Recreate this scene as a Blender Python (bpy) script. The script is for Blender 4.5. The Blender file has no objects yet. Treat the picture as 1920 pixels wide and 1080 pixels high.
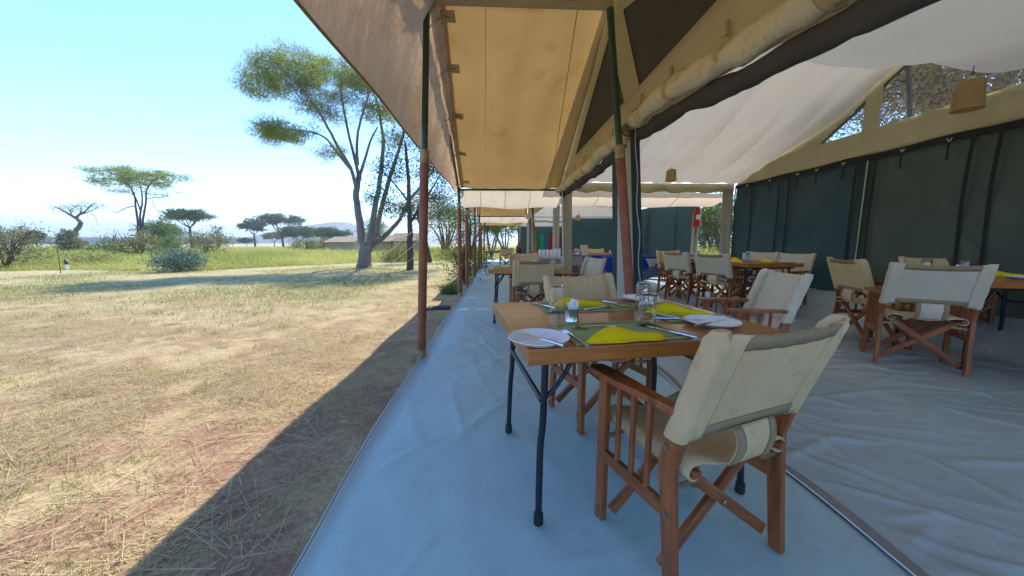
import bpy, bmesh, math, random
import numpy as np
from mathutils import Vector, Matrix
rad = math.radians
random.seed(7)
RNG = np.random.default_rng(11)
SC = bpy.context.scene
COL = SC.collection

# ------------------------------------------------------------------ camera
FPX, CAMH = 640.0, 1.10
PITCH = math.atan(85 / FPX)
YAW = math.atan(30 / FPX * math.cos(PITCH))
cd = bpy.data.cameras.new('camera')
cam = bpy.data.objects.new('camera', cd)
COL.objects.link(cam)
cd.sensor_width = 36.0
cd.lens = 36.0 * FPX / 1920
cd.clip_start = 0.05
cd.clip_end = 8000
cam.location = (0, 0, CAMH)
cam.rotation_euler = (math.pi / 2 - PITCH, 0, -YAW)
SC.camera = cam

# ------------------------------------------------------------------ world, sun, exposure
SUN = Vector((0.19, 0.70, 1.0)).normalized()          # direction towards the sun
SUN_EL = math.asin(SUN.z)
SUN_AZ = math.atan2(SUN.x, SUN.y)
w = bpy.data.worlds.new('World')
SC.world = w
w.use_nodes = True
wn = w.node_tree
bg = wn.nodes['Background']
sky = wn.nodes.new('ShaderNodeTexSky')
sky.sky_type = 'NISHITA'
sky.sun_disc = False
sky.sun_elevation = SUN_EL
sky.sun_rotation = SUN_AZ
sky.air_density = 1.0
sky.dust_density = 0.0
sky.altitude = 1600
sky.ozone_density = 2.5
hs = wn.nodes.new('ShaderNodeHueSaturation')
hs.inputs['Saturation'].default_value = 1.2
hs.inputs['Hue'].default_value = 0.503
wn.links.new(sky.outputs[0], hs.inputs['Color'])
wn.links.new(hs.outputs[0], bg.inputs[0])
bg.inputs[1].default_value = 0.15
sl = bpy.data.lights.new('sun', 'SUN')
so = bpy.data.objects.new('sun', sl)
COL.objects.link(so)
sl.energy = 2.35
sl.angle = rad(0.53)
sl.color = (1.0, 0.95, 0.88)
so.rotation_euler = SUN.to_track_quat('Z', 'Y').to_euler()
so.location = (6, 20, 40)
SC.view_settings.view_transform = 'Standard'
SC.view_settings.look = 'None'
SC.view_settings.exposure = 1.78
SC.view_settings.gamma = 1.0
SC.cycles.use_denoising = True
SC.cycles.max_bounces = 10
SC.cycles.diffuse_bounces = 6
SC.cycles.transmission_bounces = 8
SC.cycles.transparent_max_bounces = 24
SC.cycles.caustics_reflective = False
SC.cycles.caustics_refractive = False
SC.cycles.sample_clamp_indirect = 6.0

# pixel of the photograph -> point of the place at a known distance / height
_F = np.array([math.sin(YAW) * math.cos(PITCH), math.cos(YAW) * math.cos(PITCH), -math.sin(PITCH)])
_R = np.array([math.cos(YAW), -math.sin(YAW), 0.0])
_U = np.cross(_R, _F)
def _ray(x, y): return _F + _R * (x - 960) / FPX + _U * (540 - y) / FPX
def at(x, y, Y):
    r = _ray(x, y); return Vector((np.array([0, 0, CAMH]) + r * (Y / r[1])).tolist())
def onz(x, y, z=0.0):
    r = _ray(x, y); return Vector((np.array([0, 0, CAMH]) + r * ((z - CAMH) / r[2])).tolist())

# ------------------------------------------------------------------ noise (numpy value noise)
_PERM = np.random.default_rng(3).random((256, 256))
def vnoise(x, y):
    xi = np.floor(x).astype(int); yi = np.floor(y).astype(int)
    fx = x - xi; fy = y - yi
    fx = fx * fx * (3 - 2 * fx); fy = fy * fy * (3 - 2 * fy)
    a = _PERM[xi & 255, yi & 255]; b = _PERM[(xi + 1) & 255, yi & 255]
    c = _PERM[xi & 255, (yi + 1) & 255]; d = _PERM[(xi + 1) & 255, (yi + 1) & 255]
    return (a * (1 - fx) + b * fx) * (1 - fy) + (c * (1 - fx) + d * fx) * fy
def fbm(x, y, o=4):
    x = np.asarray(x, float); y = np.asarray(y, float)
    s = 0.0; a = 0.5
    for k in range(o):
        s = s + a * vnoise(x * 2 ** k + 17.3 * k, y * 2 ** k + 9.1 * k); a *= 0.5
    return s
def ridged(x, y, o=3):
    x = np.asarray(x, float); y = np.asarray(y, float)
    s = 0.0; a = 0.5
    for k in range(o):
        n = 1 - np.abs(2 * vnoise(x * 2 ** k + 31.7 * k, y * 2 ** k + 5.9 * k) - 1)
        s = s + a * n * n * n; a *= 0.5
    return s
def sstep(a, b, x):
    t = np.clip((np.asarray(x, float) - a) / (b - a), 0, 1); return t * t * (3 - 2 * t)

# ------------------------------------------------------------------ materials
class NT:
    def __init__(s, name):
        s.m = bpy.data.materials.new(name); s.m.use_nodes = True
        s.t = s.m.node_tree; s.n = s.t.nodes; s.out = s.n['Material Output']; s.p = s.n['Principled BSDF']
    def new(s, t, **kw):
        n = s.n.new('ShaderNode' + t)
        for k, v in kw.items(): setattr(n, k, v)
        return n
    def link(s, a, b): s.t.links.new(a, b)
    def coords(s, kind='Object', scale=(1, 1, 1), attr=None):
        if attr:
            c = s.new('Attribute'); c.attribute_name = attr; o = c.outputs['Vector']
        else:
            c = s.new('TexCoord'); o = c.outputs[kind]
        mp = s.new('Mapping'); mp.inputs['Scale'].default_value = scale
        s.link(o, mp.inputs['Vector']); return mp.outputs[0]
    def noise(s, vec, scale, detail=4, rough=0.55, dist=0.0):
        n = s.new('TexNoise'); n.inputs['Scale'].default_value = scale; n.inputs['Detail'].default_value = detail
        n.inputs['Roughness'].default_value = rough; n.inputs['Distortion'].default_value = dist
        s.link(vec, n.inputs['Vector']); return n.outputs[0]
    def ramp(s, fac, stops):
        r = s.new('ValToRGB'); e = r.color_ramp.elements
        while len(e) < len(stops): e.new(0.5)
        for k, (p, c) in enumerate(stops):
            e[k].position = p; e[k].color = (*c, 1) if len(c) == 3 else c
        s.link(fac, r.inputs[0]); return r.outputs[0]
    def mix(s, fac, a, b, blend='MIX'):
        n = s.new('Mix', data_type='RGBA', blend_type=blend)
        for i, v in ((0, fac), (6, a), (7, b)):
            if hasattr(v, 'is_linked'): s.link(v, n.inputs[i])
            elif i == 0: n.inputs[0].default_value = v
            else: n.inputs[i].default_value = (*v, 1)
        return n.outputs[2]
    def math(s, op, a, b=0.0):
        n = s.new('Math', operation=op)
        for i, v in ((0, a), (1, b)):
            if hasattr(v, 'is_linked'): s.link(v, n.inputs[i])
            else: n.inputs[i].default_value = v
        return n.outputs[0]
    def bump(s, h, strength=0.3, dist=0.01, target=None):
        b = s.new('Bump'); b.inputs['Strength'].default_value = strength; b.inputs['Distance'].default_value = dist
        s.link(h, b.inputs['Height']); s.link(b.outputs[0], (target or s.p).inputs['Normal']); return b.outputs[0]
    def col(s, c):
        if hasattr(c, 'is_linked'): s.link(c, s.p.inputs['Base Color'])
        else: s.p.inputs['Base Color'].default_value = (*c, 1)
    def set(s, rough=None, metal=None, spec=None):
        if rough is not None: s.p.inputs['Roughness'].default_value = rough
        if metal is not None: s.p.inputs['Metallic'].default_value = metal
        if spec is not None: s.p.inputs['Specular IOR Level'].default_value = spec
    def translucent(s, color, fac, normal=None):
        t = s.new('BsdfTranslucent'); m = s.new('MixShader'); m.inputs[0].default_value = fac
        if hasattr(color, 'is_linked'): s.link(color, t.inputs[0])
        else: t.inputs[0].default_value = (*color, 1)
        if normal is not None: s.link(normal, t.inputs['Normal'])
        s.link(s.p.outputs[0], m.inputs[1]); s.link(t.outputs[0], m.inputs[2]); s.link(m.outputs[0], s.out.inputs[0])

def M_fabric(name, c1, c2, trans=0.0, tcol=None, rough=0.85, big=2.5, wr=0.25, wrs=7.0, wscale=(1, 1, 1), weave=900, spec=0.15, stain=None):
    t = NT(name); v = t.coords('Object', wscale); v0 = t.coords('Object')
    n = t.noise(v0, big, 5, 0.6)
    c = t.ramp(n, [(0.3, c1), (0.7, c2)])
    if stain:
        n2 = t.noise(v0, big * 2.7, 6, 0.65, 0.4)
        c = t.mix(t.ramp(n2, [(0.55, (0, 0, 0)), (0.75, (1, 1, 1))]), c, stain)
    fine = t.noise(v0, weave, 1, 0.5)
    c = t.mix(0.16, c, t.ramp(fine, [(0.3, (0.25, 0.25, 0.25)), (0.7, (1, 1, 1))]), 'MULTIPLY')
    t.col(c); t.set(rough, spec=spec)
    h = t.math('ADD', t.noise(v, wrs, 5, 0.55, 0.6), t.math('MULTIPLY', fine, 0.02))
    nb = t.bump(h, wr, 0.03)
    if trans > 0:
        tc = t.mix(1.0, c, tcol, 'MULTIPLY') if tcol else c
        t.translucent(tc, trans, nb)
    return t.m
def M_wood(name, c1, c2, c3, rough=0.4, coat=0.0, gscale=1.0):
    t = NT(name); v = t.coords(attr='gr', scale=(1.6 * gscale, 26 * gscale, 26 * gscale))
    n = t.noise(v, 1.3, 6, 0.6, 1.1)
    c = t.ramp(n, [(0.28, c1), (0.5, c2), (0.72, c3)])
    n2 = t.noise(t.coords(attr='gr', scale=(6, 180, 180)), 1.0, 3, 0.6)
    c = t.mix(0.35, c, t.ramp(n2, [(0.35, (0.35, 0.3, 0.25)), (0.6, (1, 1, 1))]), 'MULTIPLY')
    n3 = t.noise(t.coords(attr='gr', scale=(3, 3, 3)), 1.0, 3, 0.5)
    c = t.mix(t.ramp(n3, [(0.45, (0, 0, 0)), (0.75, (0.55, 0.55, 0.55))]), c, c1)
    t.col(c); t.set(rough, spec=0.4)
    t.p.inputs['Coat Weight'].default_value = coat; t.p.inputs['Coat Roughness'].default_value = 0.12
    t.bump(t.math('ADD', n, t.math('MULTIPLY', n2, 0.5)), 0.12, 0.004)
    return t.m
def M_plain(name, c, rough=0.5, metal=0.0, var=0.12, scale=12, bump=0.05, spec=0.5):
    t = NT(name); v = t.coords('Object'); n = t.noise(v, scale, 5, 0.6)
    t.col(t.ramp(n, [(0.3, tuple(x * (1 - var) for x in c)), (0.7, tuple(min(1, x * (1 + var)) for x in c))]))
    t.set(rough, metal, spec); t.bump(n, bump, 0.005); return t.m
def M_leaf(name, c1, c2, c3, trans=0.4):
    t = NT(name); a = t.new('Attribute'); a.attribute_name = 'rnd'
    c = t.ramp(a.outputs['Fac'], [(0.0, c1), (0.5, c2), (1.0, c3)])
    t.col(c); t.set(0.6, spec=0.25); t.translucent(t.mix(1.0, c, (1.3, 1.35, 0.7), 'MULTIPLY'), trans); return t.m
def M_bark(name, c1, c2, scale=5):
    t = NT(name); v = t.coords('Object', (1, 1, 0.25)); n = t.noise(v, scale, 7, 0.7, 0.8)
    n2 = t.noise(v, scale * 6, 3, 0.6)
    t.col(t.mix(0.4, t.ramp(n, [(0.3, c1), (0.65, c2)]), t.ramp(n2, [(0.35, c1), (0.6, c2)])))
    t.set(0.9, spec=0.1); t.bump(t.math('ADD', n, n2), 0.8, 0.04); return t.m
MAT = {}
MAT['chair_canvas'] = M_fabric('chair_canvas', (0.71, 0.51, 0.26), (0.77, 0.58, 0.32), 0.10, None, big=6, wr=0.12, wrs=9, stain=(0.62, 0.43, 0.21))
MAT['chair_canvas_pale'] = M_fabric('chair_canvas_pale', (0.66, 0.575, 0.41), (0.73, 0.65, 0.48), 0.10, None, big=6, wr=0.12, wrs=9, stain=(0.59, 0.51, 0.36))
MAT['webbing'] = M_fabric('webbing', (0.30, 0.22, 0.12), (0.36, 0.27, 0.155), 0, big=20, wr=0.1, weave=500)
MAT['chair_wood'] = M_wood('chair_wood', (0.13, 0.034, 0.009), (0.34, 0.098, 0.024), (0.50, 0.165, 0.043), 0.42, 0.15)
MAT['table_wood'] = M_wood('table_wood', (0.30, 0.098, 0.018), (0.49, 0.185, 0.036), (0.60, 0.26, 0.06), 0.36, 0.55, 0.35)
MAT['black_steel'] = M_plain('black_steel', (0.018, 0.022, 0.028), 0.38, 0.2, 0.3, 30)
MAT['rubber'] = M_plain('rubber', (0.012, 0.013, 0.015), 0.7)
MAT['steel'] = M_plain('steel', (0.62, 0.62, 0.60), 0.22, 1.0, 0.05, 20, 0.02)
MAT['bolt'] = M_plain('bolt', (0.30, 0.27, 0.22), 0.35, 0.9)
MAT['brass'] = M_plain('brass', (0.30, 0.20, 0.08), 0.45, 0.6)
MAT['china'] = M_plain('china', (0.80, 0.82, 0.85), 0.18, 0, 0.02, 5, 0.0)
MAT['napkin'] = M_fabric('napkin', (0.97, 0.72, 0.008), (1.0, 0.78, 0.015), 0.18, None, big=8, wr=0.18, wrs=14, weave=1200)
MAT['placemat'] = M_fabric('placemat', (0.34, 0.40, 0.17), (0.38, 0.44, 0.195), 0, big=10, wr=0.03, wrs=60, weave=450)
MAT['placemat_line'] = M_fabric('placemat_line', (0.09, 0.12, 0.04), (0.11, 0.14, 0.05), 0, big=10, wr=0.03, weave=450)
MAT['paper'] = M_plain('paper', (0.80, 0.82, 0.86), 0.7, 0, 0.04, 30)
t = NT('glass'); t.p.inputs['Base Color'].default_value = (0.97, 0.985, 0.98, 1); t.set(0.02)
t.p.inputs['Transmission Weight'].default_value = 1.0; t.p.inputs['IOR'].default_value = 1.45
_n = t.noise(t.coords('Object', (1, 1, 0.1)), 60, 2); t.bump(_n, 0.03, 0.002)
MAT['glass'] = t.m
# tent canvases
MAT['awning'] = M_fabric('awning', (0.50, 0.395, 0.245), (0.55, 0.44, 0.275), 0.54, (1.22, 1.18, 1.05), big=1.2, wr=0.30, wrs=2.2, wscale=(1.6, 0.5, 1), stain=(0.46, 0.35, 0.20))
MAT['olive_canvas'] = M_fabric('olive_canvas', (0.64, 0.575, 0.36), (0.70, 0.63, 0.41), 0.34, None, big=2, wr=0.3, wrs=5)
MAT['roll_canvas'] = M_fabric('roll_canvas', (0.80, 0.72, 0.49), (0.86, 0.78, 0.56), 0.16, None, big=4, wr=0.55, wrs=9, stain=(0.5, 0.42, 0.25))
MAT['roof'] = M_fabric('roof', (0.55, 0.50, 0.38), (0.60, 0.54, 0.42), 0.80, (1.5, 1.52, 1.6), big=2, wr=0.2, wrs=4)
MAT['liner'] = M_fabric('liner', (0.64, 0.615, 0.575), (0.70, 0.675, 0.63), 0.31, (1.15, 1.13, 1.1), big=1.5, wr=0.25, wrs=3.0, wscale=(3, 0.6, 1))
MAT['gutter'] = M_fabric('gutter', (0.64, 0.565, 0.45), (0.70, 0.62, 0.50), 0.34, (1.1, 1.02, 0.9), big=2, wr=0.25, wrs=4, wscale=(0.7, 3, 3))
MAT['mesh'] = M_fabric('mesh', (0.024, 0.056, 0.064), (0.040, 0.080, 0.086), 0.15, (1.2, 1.2, 1.0), big=1.4, wr=1.0, wrs=2.0, wscale=(1, 1.6, 1.0), weave=250, rough=0.6, spec=0.35)
MAT['mesh_olive'] = M_fabric('mesh_olive', (0.046, 0.066, 0.056), (0.072, 0.094, 0.076), 0.19, (1.4, 1.3, 0.9), big=1.1, wr=1.0, wrs=1.9, wscale=(1, 1.6, 1.0), weave=250, rough=0.55, spec=0.4)
MAT['mesh_grey'] = M_fabric('mesh_grey', (0.10, 0.098, 0.085), (0.135, 0.13, 0.11), 0.28, None, big=2, wr=0.15, wrs=5, weave=250)
MAT['black_tape'] = M_plain('black_tape', (0.010, 0.012, 0.014), 0.8)
MAT['jamb_canvas'] = M_fabric('jamb_canvas', (0.50, 0.49, 0.37), (0.57, 0.55, 0.43), 0.15, None, big=3, wr=0.5, wrs=5, wscale=(3, 3, 0.4))
MAT['pole_red'] = M_plain('pole_red', (0.26, 0.080, 0.032), 0.5, 0, 0.25, 9)
MAT['pole_green'] = M_plain('pole_green', (0.022, 0.085, 0.058), 0.38, 0, 0.2, 9)
MAT['pole_collar'] = M_plain('pole_collar', (0.36, 0.28, 0.13), 0.5, 0.2, 0.25, 20)
MAT['rope'] = M_plain('rope', (0.62, 0.56, 0.42), 0.9, 0, 0.2, 60)
MAT['tie'] = M_fabric('tie', (0.66, 0.56, 0.36), (0.72, 0.62, 0.41), 0.45, None, big=12, wr=0.2)
# brown tarpaulin fly
t = NT('fly_tarp'); v = t.coords('Object'); n = t.noise(v, 1.6, 5, 0.65)
c = t.ramp(n, [(0.35, (0.30, 0.18, 0.09)), (0.65, (0.38, 0.245, 0.135))]); t.col(c); t.set(0.27, spec=0.7)
h = t.noise(t.coords('Object', (0.7, 2.2, 0.7)), 4.5, 6, 0.62, 1.6)
nb = t.bump(h, 1.0, 0.07); t.translucent(t.mix(1.0, c, (1.7, 1.6, 1.5), 'MULTIPLY'), 0.55, nb)
MAT['fly_tarp'] = t.m
# ground sheets
def M_sheet(name, c1, c2, dirt, rough, wsc, wst):
    t = NT(name); v = t.coords('Object')
    n = t.noise(v, 1.3, 6, 0.6); c = t.ramp(n, [(0.3, c1), (0.7, c2)])
    d = t.noise(v, 3.5, 8, 0.7, 0.5); c = t.mix(t.ramp(d, [(0.56, (0, 0, 0)), (0.78, (0.55, 0.55, 0.55))]), c, dirt)
    sp = t.noise(v, 55, 2, 0.5); c = t.mix(t.ramp(sp, [(0.74, (0, 0, 0)), (0.77, (0.8, 0.8, 0.8))]), c, (0.16, 0.13, 0.11))
    t.col(c); t.set(rough, spec=0.35)
    du = t.noise(v, 0.9, 6, 0.7, 0.8); c = t.mix(t.ramp(du, [(0.56, (0, 0, 0)), (0.76, (0.22, 0.22, 0.22))]), c, (0.30, 0.24, 0.19))
    sx = t.new('SeparateXYZ'); t.link(v, sx.inputs[0]); mr = t.new('MapRange'); mr.inputs[1].default_value = -0.66; mr.inputs[2].default_value = -0.78
    t.link(t.math('SUBTRACT', sx.outputs[0], t.math('MULTIPLY', du, 0.10)), mr.inputs[0]); c = t.mix(t.math('MULTIPLY', mr.outputs[0], 0.75), c, (0.25, 0.16, 0.11)); t.col(c)
    rot = t.new('Mapping'); rot.inputs['Rotation'].default_value = (0, 0, rad(-32)); rot.inputs['Scale'].default_value = wsc; t.link(v, rot.inputs['Vector'])
    rn_ = t.new('TexNoise'); rn_.noise_type = 'RIDGED_MULTIFRACTAL'; rn_.inputs['Scale'].default_value = 1.5; rn_.inputs['Detail'].default_value = 5; rn_.inputs['Roughness'].default_value = 0.45; rn_.inputs['Distortion'].default_value = 0.25
    t.link(rot.outputs[0], rn_.inputs['Vector']); cr = t.math('MULTIPLY', rn_.outputs[0], 1.4)
    b = t.math('ADD', t.math('ADD', t.math('MULTIPLY', t.noise(v, 7, 6, 0.6, 0.8), 0.5), cr), t.math('MULTIPLY', t.noise(v, 600, 1), 0.02))
    t.bump(b, wst, 0.045); return t.m
MAT['sheet_blue'] = M_sheet('sheet_blue', (0.36, 0.49, 0.455), (0.43, 0.555, 0.515), (0.32, 0.40, 0.37), 0.5, (1.0, 1.7, 1), 0.22)
MAT['sheet_grey'] = M_sheet('sheet_grey', (0.33, 0.385, 0.37), (0.41, 0.46, 0.44), (0.27, 0.305, 0.295), 0.36, (1.0, 1.9, 1), 0.30)
MAT['strip'] = M_fabric('strip', (0.27, 0.225, 0.18), (0.33, 0.28, 0.225), 0, big=4, wr=0.3, wrs=8)
MAT['white_cord'] = M_plain('white_cord', (0.75, 0.74, 0.7), 0.7)
# clear window film
t = NT('clear_film'); tr = t.new('BsdfTransparent'); tr.inputs[0].default_value = (0.86, 0.87, 0.85, 1)
g = t.new('BsdfGlossy'); g.inputs['Roughness'].default_value = 0.12; mx = t.new('MixShader'); mx.inputs[0].default_value = 0.10
nn = t.new('Bump'); nn.inputs['Strength'].default_value = 0.4; nn.inputs['Distance'].default_value = 0.02
t.link(t.noise(t.coords('Object'), 6, 4), nn.inputs['Height']); t.link(nn.outputs[0], g.inputs['Normal'])
t.link(tr.outputs[0], mx.inputs[1]); t.link(g.outputs[0], mx.inputs[2]); t.link(mx.outputs[0], t.out.inputs[0])
MAT['clear_film'] = t.m
# wicker
t = NT('wicker'); v = t.coords('Object')
w1 = t.new('TexWave'); w1.bands_direction = 'Z'; w1.inputs['Scale'].default_value = 28; w1.inputs['Distortion'].default_value = 2.0
t.link(v, w1.inputs[0]); n = t.noise(v, 40, 3)
t.col(t.mix(0.4, t.ramp(w1.outputs[1], [(0.2, (0.55, 0.38, 0.15)), (0.7, (0.86, 0.68, 0.36))]), t.ramp(n, [(0.3, (0.52, 0.36, 0.14)), (0.7, (0.80, 0.62, 0.32))])))
t.set(0.6); nb = t.bump(w1.outputs[1], 0.6, 0.006); t.translucent((0.75, 0.55, 0.24), 0.35); MAT['wicker'] = t.m
# ground
t = NT('dry_ground'); v = t.coords('Object')
gx = t.new('SeparateXYZ'); t.link(v, gx.inputs[0])
n1 = t.noise(v, 0.35, 6, 0.6, 0.3); n2 = t.noise(v, 2.2, 6, 0.65, 0.4); n3 = t.noise(v, 38, 4, 0.6); n4 = t.noise(v, 0.12, 4, 0.5)
dirt = t.ramp(n3, [(0.3, (0.22, 0.12, 0.07)), (0.7, (0.33, 0.195, 0.12))])
straw = t.ramp(n3, [(0.3, (0.34, 0.24, 0.12)), (0.7, (0.48, 0.36, 0.19))])
m1 = t.ramp(n2, [(0.42, (0, 0, 0)), (0.58, (1, 1, 1))])
c = t.mix(m1, dirt, straw)
far = t.new('MapRange'); far.inputs[1].default_value = 4.0; far.inputs[2].default_value = 11.0
t.link(t.math('ADD', gx.outputs[1], t.math('MULTIPLY', n1, 5.0)), far.inputs[0])
pale = t.ramp(n2, [(0.35, (0.36, 0.285, 0.135)), (0.65, (0.45, 0.365, 0.19))])
green = t.ramp(n3, [(0.3, (0.21, 0.22, 0.08)), (0.7, (0.31, 0.30, 0.12))])
pale = t.mix(t.ramp(n1, [(0.5, (0, 0, 0)), (0.62, (0.8, 0.8, 0.8))]), pale, green)
c = t.mix(t.math('MULTIPLY', far.outputs[0], 0.85), c, pale)
ff = t.new('MapRange'); ff.inputs[1].default_value = 13.0; ff.inputs[2].default_value = 20.0
t.link(t.math('ADD', gx.outputs[1], t.math('MULTIPLY', n1, 4.0)), ff.inputs[0])
field = t.ramp(n4, [(0.35, (0.36, 0.31, 0.14)), (0.65, (0.48, 0.40, 0.21))])
c = t.mix(ff.outputs[0], c, field)
t.col(c); t.set(0.95, spec=0.1)
t.bump(t.math('ADD', t.math('MULTIPLY', n2, 1.2), n3), 0.5, 0.04); MAT['ground'] = t.m
t = NT('hill'); v = t.coords('Object'); n = t.noise(v, 0.035, 6, 0.7); n2 = t.noise(v, 0.16, 4, 0.7)
t.col(t.mix(0.5, t.ramp(n, [(0.35, (0.050, 0.070, 0.030)), (0.65, (0.22, 0.19, 0.10))]), t.ramp(n2, [(0.42, (0.045, 0.065, 0.028)), (0.6, (0.24, 0.21, 0.11))])))
t.set(1.0, spec=0.0); MAT['hill'] = t.m
MAT['straw'] = M_leaf('straw', (0.31, 0.21, 0.095), (0.50, 0.37, 0.18), (0.63, 0.50, 0.275), 0.15)
MAT['tall_grass'] = M_leaf('tall_grass', (0.22, 0.27, 0.07), (0.43, 0.41, 0.14), (0.62, 0.53, 0.28), 0.4)
MAT['lawn'] = M_leaf('lawn', (0.15, 0.19, 0.055), (0.28, 0.29, 0.11), (0.42, 0.37, 0.18), 0.35)
MAT['leaf_acacia'] = M_leaf('leaf_acacia', (0.13, 0.17, 0.035), (0.25, 0.29, 0.065), (0.37, 0.40, 0.11), .5)
MAT['leaf_dark'] = M_leaf('leaf_dark', (0.028, 0.055, 0.016), (0.055, 0.090, 0.028), (0.10, 0.135, 0.042))
MAT['leaf_bright'] = M_leaf('leaf_bright', (0.055, 0.105, 0.016), (0.10, 0.175, 0.03), (0.17, 0.23, 0.055))
MAT['leaf_blue'] = M_leaf('leaf_blue', (0.06, 0.105, 0.075), (0.13, 0.20, 0.145), (0.24, 0.32, 0.26), 0.15)
MAT['leaf_dry'] = M_leaf('leaf_dry', (0.11, 0.115, 0.04), (0.19, 0.18, 0.07), (0.28, 0.24, 0.11))
MAT['bark'] = M_bark('bark', (0.075, 0.066, 0.058), (0.30, 0.265, 0.225))
MAT['bark_purple'] = M_bark('bark_purple', (0.040, 0.030, 0.034), (0.11, 0.088, 0.086))
MAT['bark_brown'] = M_bark('bark_brown', (0.045, 0.032, 0.022), (0.14, 0.105, 0.075))

MAT['tent_roof_tan'] = M_fabric('tent_roof_tan', (0.27, 0.20, 0.125), (0.31, 0.23, 0.15), 0, big=1, wr=.1)
# ------------------------------------------------------------------ mesh builder
class MB:
    def __init__(s): s.v = []; s.f = []; s.g = []; s.seed = random.random() * 50
    def add(s, verts, faces, gr=None):
        b = len(s.v); s.v += [tuple(x) for x in verts]; s.f += [tuple(i + b for i in f) for f in faces]
        s.g += [tuple(x) for x in (gr if gr is not None else verts)]; return s
    def bar(s, p0, p1, wd, th, side=(1, 0, 0)):
        p0 = Vector(p0); p1 = Vector(p1); d = (p1 - p0); L = d.length; d.normalize()
        a = Vector(side); a = (a - d * a.dot(d)).normalized(); b = d.cross(a)
        o = random.random() * 40; vs = []; gr = []
        for t_, p in ((0, p0), (L, p1)):
            for sa, sb in ((-1, -1), (1, -1), (1, 1), (-1, 1)):
                vs.append(p + a * sa * wd / 2 + b * sb * th / 2); gr.append((t_ + o, sa * wd / 2 + o, sb * th / 2 + o * .3))
        return s.add(vs, [(3, 2, 1, 0), (4, 5, 6, 7), (0, 1, 5, 4), (1, 2, 6, 5), (2, 3, 7, 6), (3, 0, 4, 7)], gr)
    def box(s, c, size, rz=0.0):
        c = Vector(c); x = Vector((math.cos(rz), math.sin(rz), 0))
        return s.bar(c - x * size[0] / 2, c + x * size[0] / 2, size[1], size[2], (-math.sin(rz), math.cos(rz), 0))
    def tube(s, pts, r, n=8, caps=True, flat=None):
        pts = [Vector(p) for p in pts]; k = len(pts)
        rr = r if isinstance(r, (list, tuple)) else [r] * k
        vs = []; gr = []; o = random.random() * 40; ref = None; L = 0
        for i, p in enumerate(pts):
            d = (pts[min(i + 1, k - 1)] - pts[max(i - 1, 0)]).normalized()
            if ref is None: ref = d.orthogonal().normalized()
            ref = (ref - d * ref.dot(d)); ref = ref.normalized() if ref.length > 1e-6 else d.orthogonal().normalized()
            b = d.cross(ref)
            if i: L += (p - pts[i - 1]).length
            for j in range(n):
                a = 2 * math.pi * j / n
                off = ref * math.cos(a) * rr[i] + b * math.sin(a) * rr[i]
                vs.append(p + off); gr.append((L + o, math.cos(a) * rr[i] + o, math.sin(a) * rr[i]))
        fs = []
        for i in range(k - 1):
            for j in range(n):
                fs.append((i * n + j, i * n + (j + 1) % n, (i + 1) * n + (j + 1) % n, (i + 1) * n + j))
        if caps: fs.append(tuple(range(n - 1, -1, -1))); fs.append(tuple((k - 1) * n + j for j in range(n)))
        return s.add(vs, fs, gr)
    def lathe(s, prof, n=24, c=(0, 0, 0)):
        vs = []; k = len(prof)
        for r, z in prof:
            for j in range(n):
                a = 2 * math.pi * j / n; vs.append((c[0] + r * math.cos(a), c[1] + r * math.sin(a), c[2] + z))
        fs = [(i * n + j, i * n + (j + 1) % n, (i + 1) * n + (j + 1) % n, (i + 1) * n + j) for i in range(k - 1) for j in range(n)]
        if prof[0][0] > 1e-5: fs.append(tuple(range(n - 1, -1, -1)))
        if prof[-1][0] > 1e-5: fs.append(tuple((k - 1) * n + j for j in range(n)))
        return s.add(vs, fs)
    def prism(s, poly, d):
        """poly: 3D points of one face; d: extrusion vector"""
        d = Vector(d); k = len(poly); a = [Vector(p) for p in poly]; o = random.random() * 40
        vs = a + [p + d for p in a]
        gr = [(p.z + p.y * .6 + o, p.x + o, p.y * .4) for p in vs]
        fs = [tuple(range(k - 1, -1, -1)), tuple(range(k, 2 * k))] + [(i, (i + 1) % k, k + (i + 1) % k, k + i) for i in range(k)]
        return s.add(vs, fs, gr)
    def grid(s, fn, nu, nv):
        vs = [fn(i / nu, j / nv) for j in range(nv + 1) for i in range(nu + 1)]
        fs = [(j * (nu + 1) + i, j * (nu + 1) + i + 1, (j + 1) * (nu + 1) + i + 1, (j + 1) * (nu + 1) + i) for j in range(nv) for i in range(nu)]
        return s.add(vs, fs)
    def mesh(s, name, smooth=40):
        me = bpy.data.meshes.new(name); me.from_pydata([tuple(v) for v in s.v], [], s.f)
        at_ = me.attributes.new('gr', 'FLOAT_VECTOR', 'POINT')
        at_.data.foreach_set('vector', np.array([tuple(x) for x in s.g], np.float32).ravel())
        me.update()
        bm = bmesh.new(); bm.from_mesh(me); bmesh.ops.recalc_face_normals(bm, faces=bm.faces); bm.to_mesh(me); bm.free()
        if smooth:
            me.polygons.foreach_set('use_smooth', [True] * len(me.polygons)); me.set_sharp_from_angle(angle=rad(smooth))
        return me
    def build(s, name, mat, parent=None, smooth=40, bevel=0, solid=0):
        o = bpy.data.objects.new(name, s.mesh(name, smooth)); COL.objects.link(o)
        o.data.materials.append(MAT[mat] if isinstance(mat, str) else mat)
        if parent: o.parent = parent
        if solid:
            md = o.modifiers.new('thick', 'SOLIDIFY'); md.thickness = solid; md.offset = 0
        if bevel:
            md = o.modifiers.new('bevel', 'BEVEL'); md.width = bevel; md.segments = 2; md.limit_method = 'ANGLE'
        return o
def tag(o, label, cat, group=None, kind=None):
    if label: o['label'] = label
    if cat: o['category'] = cat
    if group: o['group'] = group
    if kind: o['kind'] = kind
    return o
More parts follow.
